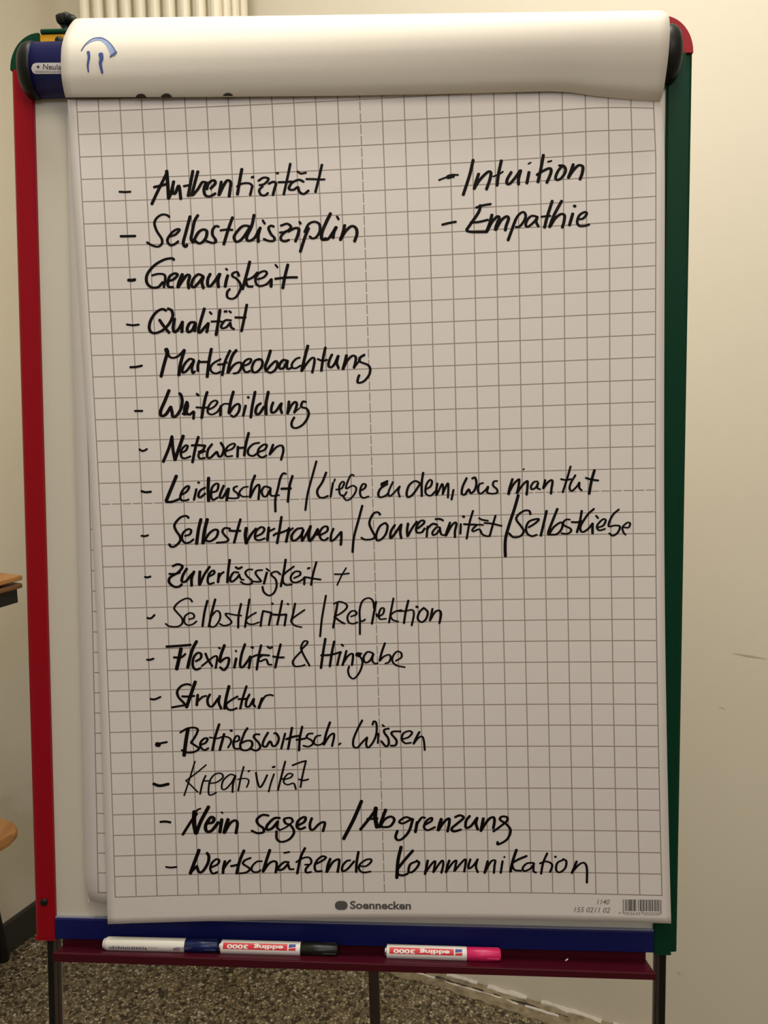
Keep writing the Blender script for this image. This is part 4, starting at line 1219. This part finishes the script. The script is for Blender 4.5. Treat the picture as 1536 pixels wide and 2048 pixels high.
# ------------------------------------------------------------------ handwriting on the sheet
def nib(base,s):
    v=base/s*1.1; h=v*.76
    return lambda T,t: math.hypot(v*T[1],h*T[0])
BUL='Authentizität Selbstdisziplin Empathie Genauigkeit Qualität Marktbeobachtung Weiterbildung Netzwerken Leidenschaft Selbstvertrauen Zuverlässigkeit Selbstkritik Flexibilität Struktur Kreativität Nein Wertschätzende'.split()
def write_ink():
    name=None; V=[];Fc=[]; org=(0,0,5.12); dash=0
    def flush():
        if name and V:
            if name in('ampersand','plus sign') or name.startswith('slash'): nm='handwritten_sign'; lb='handwritten black '+name
            else: nm='handwritten_word'; lb='handwritten black word "%s"'%name
            link(nm,mesh(V,Fc),MATS['ink'],sheet,label=lb)
    for ln in INK.strip().splitlines():
        if ln[0] in '#@':
            a=ln[1:].split('|')
            if ln[0]=='#':
                flush(); name=a[0]; V=[];Fc=[]; c=a[1]; dash=2 if name in('Intuition','Betriebswirtsch.') else 1 if name in BUL else 0
            else: c=a[0]
            x,y,s=c.split(','); org=(float(x),float(y),float(s)); continue
        wd=31.0*(org[2]/5.12)
        if ':' in ln: w_,ln=ln.split(':'); wd=float(w_)
        pts=[tuple(map(float,p.split(','))) for p in ln.split()]
        pts=[(org[0]+p[0]/org[2],org[1]+p[1]/org[2]) for p in pts]
        dx=abs(pts[-1][0]-pts[0][0]); dy=abs(pts[-1][1]-pts[0][1])
        L=sum(math.dist(a,b) for a,b in zip(pts,pts[1:]))
        # the listed width is that of the stroke as it runs; level strokes are listed with their own width
        if dx>2*dy and L<dx*1.25: wf=(lambda W:(lambda T,t:W))(wd/org[2]*1.08)
        else: wf=nib(wd,org[2])
        # strokes start half a nib in
        a,b=ribbon(lambda X,Y:sheet_pt(X,Y,.00025),pts,wf); k=len(V); V+=a; Fc+=[tuple(i+k for i in f) for f in b]
        if dash:
            dash-=1
            if dash==0:
                link('bullet_dash',mesh(V,Fc),MATS['ink'],sheet); V=[];Fc=[]
    flush()
write_ink()
# printed marks at the foot of the sheet
sp_=lambda a,b:sheet_pt(a,b,.0002)
P=[]
for cx,a0 in ((684.5,-90),(680.5,90)):
    for i in range(13):
        t=math.radians(a0+180*i/12); P.append(sp_(cx+8.8*math.cos(t)+(2 if a0<0 else -2),1811+9*math.sin(t)))
link('printed_logo',mesh(P,[tuple(range(len(P)))]),MATS['print_grey'],sheet,label='grey oval printed logo')
text_on('printed_lettering','Soennecken',sp_,700,1817.5,822,1818.5,'print_grey',sheet,bold=.03,height=15.2,label='printed bold lettering Soennecken')
text_on('printed_lettering','1140',sp_,1194,1808.5,1219,1809,'print_light',sheet,shear=.25,bold=.004,height=10.2)
text_on('printed_lettering','155 0211 02',sp_,1148,1824,1220,1825.5,'print_light',sheet,shear=.25,bold=.004,height=10.2)
# EAN bars
code='4003630002020'
Lc=['0001101','0011001','0010011','0111101','0100011','0110001','0101111','0111011','0110111','0001011']
Gc=[''.join(reversed(''.join('1' if q=='0' else '0' for q in s))) for s in Lc]; Rc=[''.join('1' if q=='0' else '0' for q in s) for s in Lc]
pat={'4':'LGLLGG'}['4']
bits='101'+''.join((Lc if pat[i]=='L' else Gc)[int(code[1+i])] for i in range(6))+'01010'+''.join(Rc[int(code[7+i])] for i in range(6))+'101'
V=[];Fc=[]; x0,x1=1245.5,1323.0; i=0
while i<95:
    if bits[i]=='1':
        j=i
        while j<95 and bits[j]=='1': j+=1
        a=x0+(x1-x0)*i/95; b=x0+(x1-x0)*j/95; lo=1827.5 if (i<3 or i>91 or 44<i<50) else 1821.8; k=len(V); sl=lambda x:(x-x0)*.012
        V+=[sp_(a,1798.8+sl(a)),sp_(a,lo+sl(a)),sp_(b,lo+sl(b)),sp_(b,1798.8+sl(b))]; Fc.append((k,k+1,k+2,k+3)); i=j
    else: i+=1
link('printed_barcode',mesh(V,Fc),MATS['print_grey'],sheet,label='printed bar code')
text_on('printed_lettering','4',sp_,1237,1828.5,1241,1828.6,'print_light',sheet,height=5.5)
text_on('printed_lettering','003630',sp_,1249,1830,1280.5,1830.4,'print_light',sheet,height=6.2)
text_on('printed_lettering','002020',sp_,1287,1830.4,1319.5,1830.8,'print_light',sheet,height=6.2)
# ------------------------------------------------------------------ marker pens on the tray
def fine(V,Fc,cuts=3):
    """subdivide flat lettering so that it can follow a tight curve"""
    bm=bmesh.new(); vs=[bm.verts.new((v[0],v[1],0)) for v in V]
    for f in Fc: bm.faces.new([vs[i] for i in f])
    bmesh.ops.triangulate(bm,faces=bm.faces[:]); bmesh.ops.subdivide_edges(bm,edges=bm.edges[:],cuts=cuts,use_grid_fill=True)
    bmesh.ops.triangulate(bm,faces=bm.faces[:]); bm.verts.index_update()
    V2=np.array([v.co[:2] for v in bm.verts]); F2=[tuple(v.index for v in f.verts) for f in bm.faces]; bm.free(); return V2,F2
def pen(label,pxa,pxb,py,rad,cap_mat,kind,capfrac,slant=0):
    off=.014; xa,za=bl(pxa,py[0],off); xb,zb_=bl(pxb,py[1],off); L=xb-xa
    ax=Vector((1,0,0)); 
    # rest on the tray floor
    def zf(x,o):
        fr=(x-XL)/(XR-XL); front=-.5475+(-.5552+.5475)*fr; return front+(-.5645-front)*(.040-o)/.044
    za=zf(xa,off)+rad*1.0+.0005; zb_=zf(xb,off)+rad*1.0+.0005
    off2=off+slant
    A=Vector((xa,off,za)); D=Vector((xb,off2,zb_))-A
    ex_=D.normalized(); e2=Vector((0,0,1)); e2=(e2-ex_*e2.dot(ex_)).normalized(); e1=e2.cross(ex_)
    # local x along the pen, y towards the viewer, z up
    if e1.y<0: e1=-e1
    PMl=Matrix(((ex_.x,e1.x,e2.x,A.x),(ex_.y,e1.y,e2.y,A.y),(ex_.z,e1.z,e2.z,A.z),(0,0,0,1)))
    PM=BM@PMl; base=PM@Vector((L/2,0,-rad))
    t=thing('marker_pen',label,'marker',base,'marker pens on the tray')
    Lb=L*(1-capfrac)
    bm=bmesh.new(); add_lathe(bm,([(.0006,rad*.55),(.0012,rad*.74),(.003,rad*.8),(.0036,rad*.9),(.006,rad)] if kind=='plain' else [(.0026,rad*.7),(.003,rad*.95),(.0036,rad)])+[(Lb-.001,rad),(Lb,rad*.97)],32)
    br=link('barrel',bm2me(bm,PM),MATS['pen_white'] if kind!='plain' else MATS['white_plastic'],t,smooth=True)
    bm=bmesh.new(); add_lathe(bm,[(0,rad*.62),(.0006,rad*.74),(.003,rad*.76)],24); link('end_plug',bm2me(bm,PM),MATS['chrome' if kind!='plain' else 'white_plastic'],t,smooth=True)
    bm=bmesh.new(); prof=[(Lb-.0005,rad*.9),(Lb,rad*1.0),(Lb+(L-Lb)*.55,rad*1.0),(Lb+(L-Lb)*.62,rad*.97),(L-.001,rad*.90),(L,rad*.8)]
    add_lathe(bm,prof,32)
    cp=link('cap',bm2me(bm,PM),MATS[cap_mat],t,smooth=True)
    for pz in range(6):
        a=math.radians(20+pz*60); bm=bmesh.new(); add_box(bm,Lb+(L-Lb)*.56,L-.002,-.0007,.0007,rad*.9-.0007,rad*.995,.0003)
        bmesh.ops.transform(bm,matrix=Matrix.Rotation(a,4,'X'),verts=bm.verts); link('cap_rib',bm2me(bm,PM),MATS[cap_mat],cp)
    def cyl(x,s,eps):   # s: arc length up from the side facing the viewer
        a=s/rad; return np.array(PM@Vector((x,(rad+eps)*math.cos(a),(rad+eps)*math.sin(a))))
    def patch(name,x0,x1,s0,s1,m,eps,parent):
        V=[];n=8
        for i in range(n+1):
            s=s0+(s1-s0)*i/n; V+=[cyl(x0,s,eps),cyl(x1,s,eps)]
        return link(name,mesh(V,[(2*i,2*i+1,2*i+3,2*i+2) for i in range(n)]),MATS[m],parent)
    # the viewer looks down on the pens by about 35 degrees: centre the print there
    s_c=math.radians(39)*rad
    if kind=='label':
        h=.0036
        lb=patch('label',.0062,Lb-.0158,s_c-h,s_c+h,'pen_red',.0001,br)
        for w_,x0_,x1_ in (('edding',Lb-.0208,Lb-.0208-.0362),('3000',.0372,.0112)):
            V_,F_=text_polys(w_,.035); V_,F_=fine(V_,F_); V_[:,0]-=V_[:,0].min(); wdt=V_[:,0].max()
            P=[cyl(x0_+(x1_-x0_)*a/wdt,s_c+.0014-b*.0060,.0002) for a,b in V_]
            link('lettering',mesh(P,F_),MATS['pen_white'],br,label='white lettering %s, upside down'%w_)
        x=Lb-.0142
        for q,m_ in ((((x,-.0004),(x+.0085,.0008),(x+.0085,.0036),(x,.0036)),'pen_blue'),(((x,-.0034),(x+.0085,-.0034),(x+.0085,.0000),(x,-.0012)),'pen_red')):
            V_,F_=fine(q,[(0,1,2,3)],5); link('emblem',mesh([cyl(a,s_c+b,.0002) for a,b in V_],F_),MATS[m_],br)
    else:
        rr=random.Random(4); x=.010
        while x<.055:
            wd=rr.uniform(.0008,.0022); patch('print_mark',x,x+wd,-.0022,.0012+rr.uniform(-.0006,.0006),'pen_print',.0001,br); x+=wd+rr.uniform(.0006,.0012)
        patch('print_line',.058,.070,.0004,.0009,'pen_print',.0001,br); patch('print_line',.092,.112,.0012,.0018,'pen_print',.0001,br); patch('print_line',.092,.108,-.0006,0,'pen_print',.0001,br)
        patch('emblem',Lb-.0135,Lb-.0055,-.0006,.0006,'pen_blue',.0001,br); patch('emblem',Lb-.0135,Lb-.0055,-.0026,-.0014,'pen_red',.0001,br)
    return t
pen('white marker pen with a dark blue cap, leftmost on the tray',207.5,437,(1896,1899),.0079,'cap_blue','plain',.285,-.001)
pen('white and red marker pen with a black cap, between the other two pens',438.5,676,(1898,1902),.0079,'cap_black','label',.31,.0)
pen('white and red marker pen with a bright pink cap on the tray',769,1001,(1904,1909),.0079,'cap_pink','label',.29,.001)
# crumb of paper on the tray
cx,cz=bl(1133,1919,.02)
P=[B(cx+a,.02+c,cz+b) for a,b,c in ((-.002,-.0015,0),(.0,-.0005,.0015),(.0022,.0018,.001),(.001,.0006,-.001))]
cr_=link('paper_scrap',mesh(P,[(0,1,2),(0,2,3),(0,1,3),(1,2,3)]),MATS['white_plastic'],loc=P[0]); cr_['label']='tiny white paper scrap lying on the maroon tray'; cr_['category']='scrap'
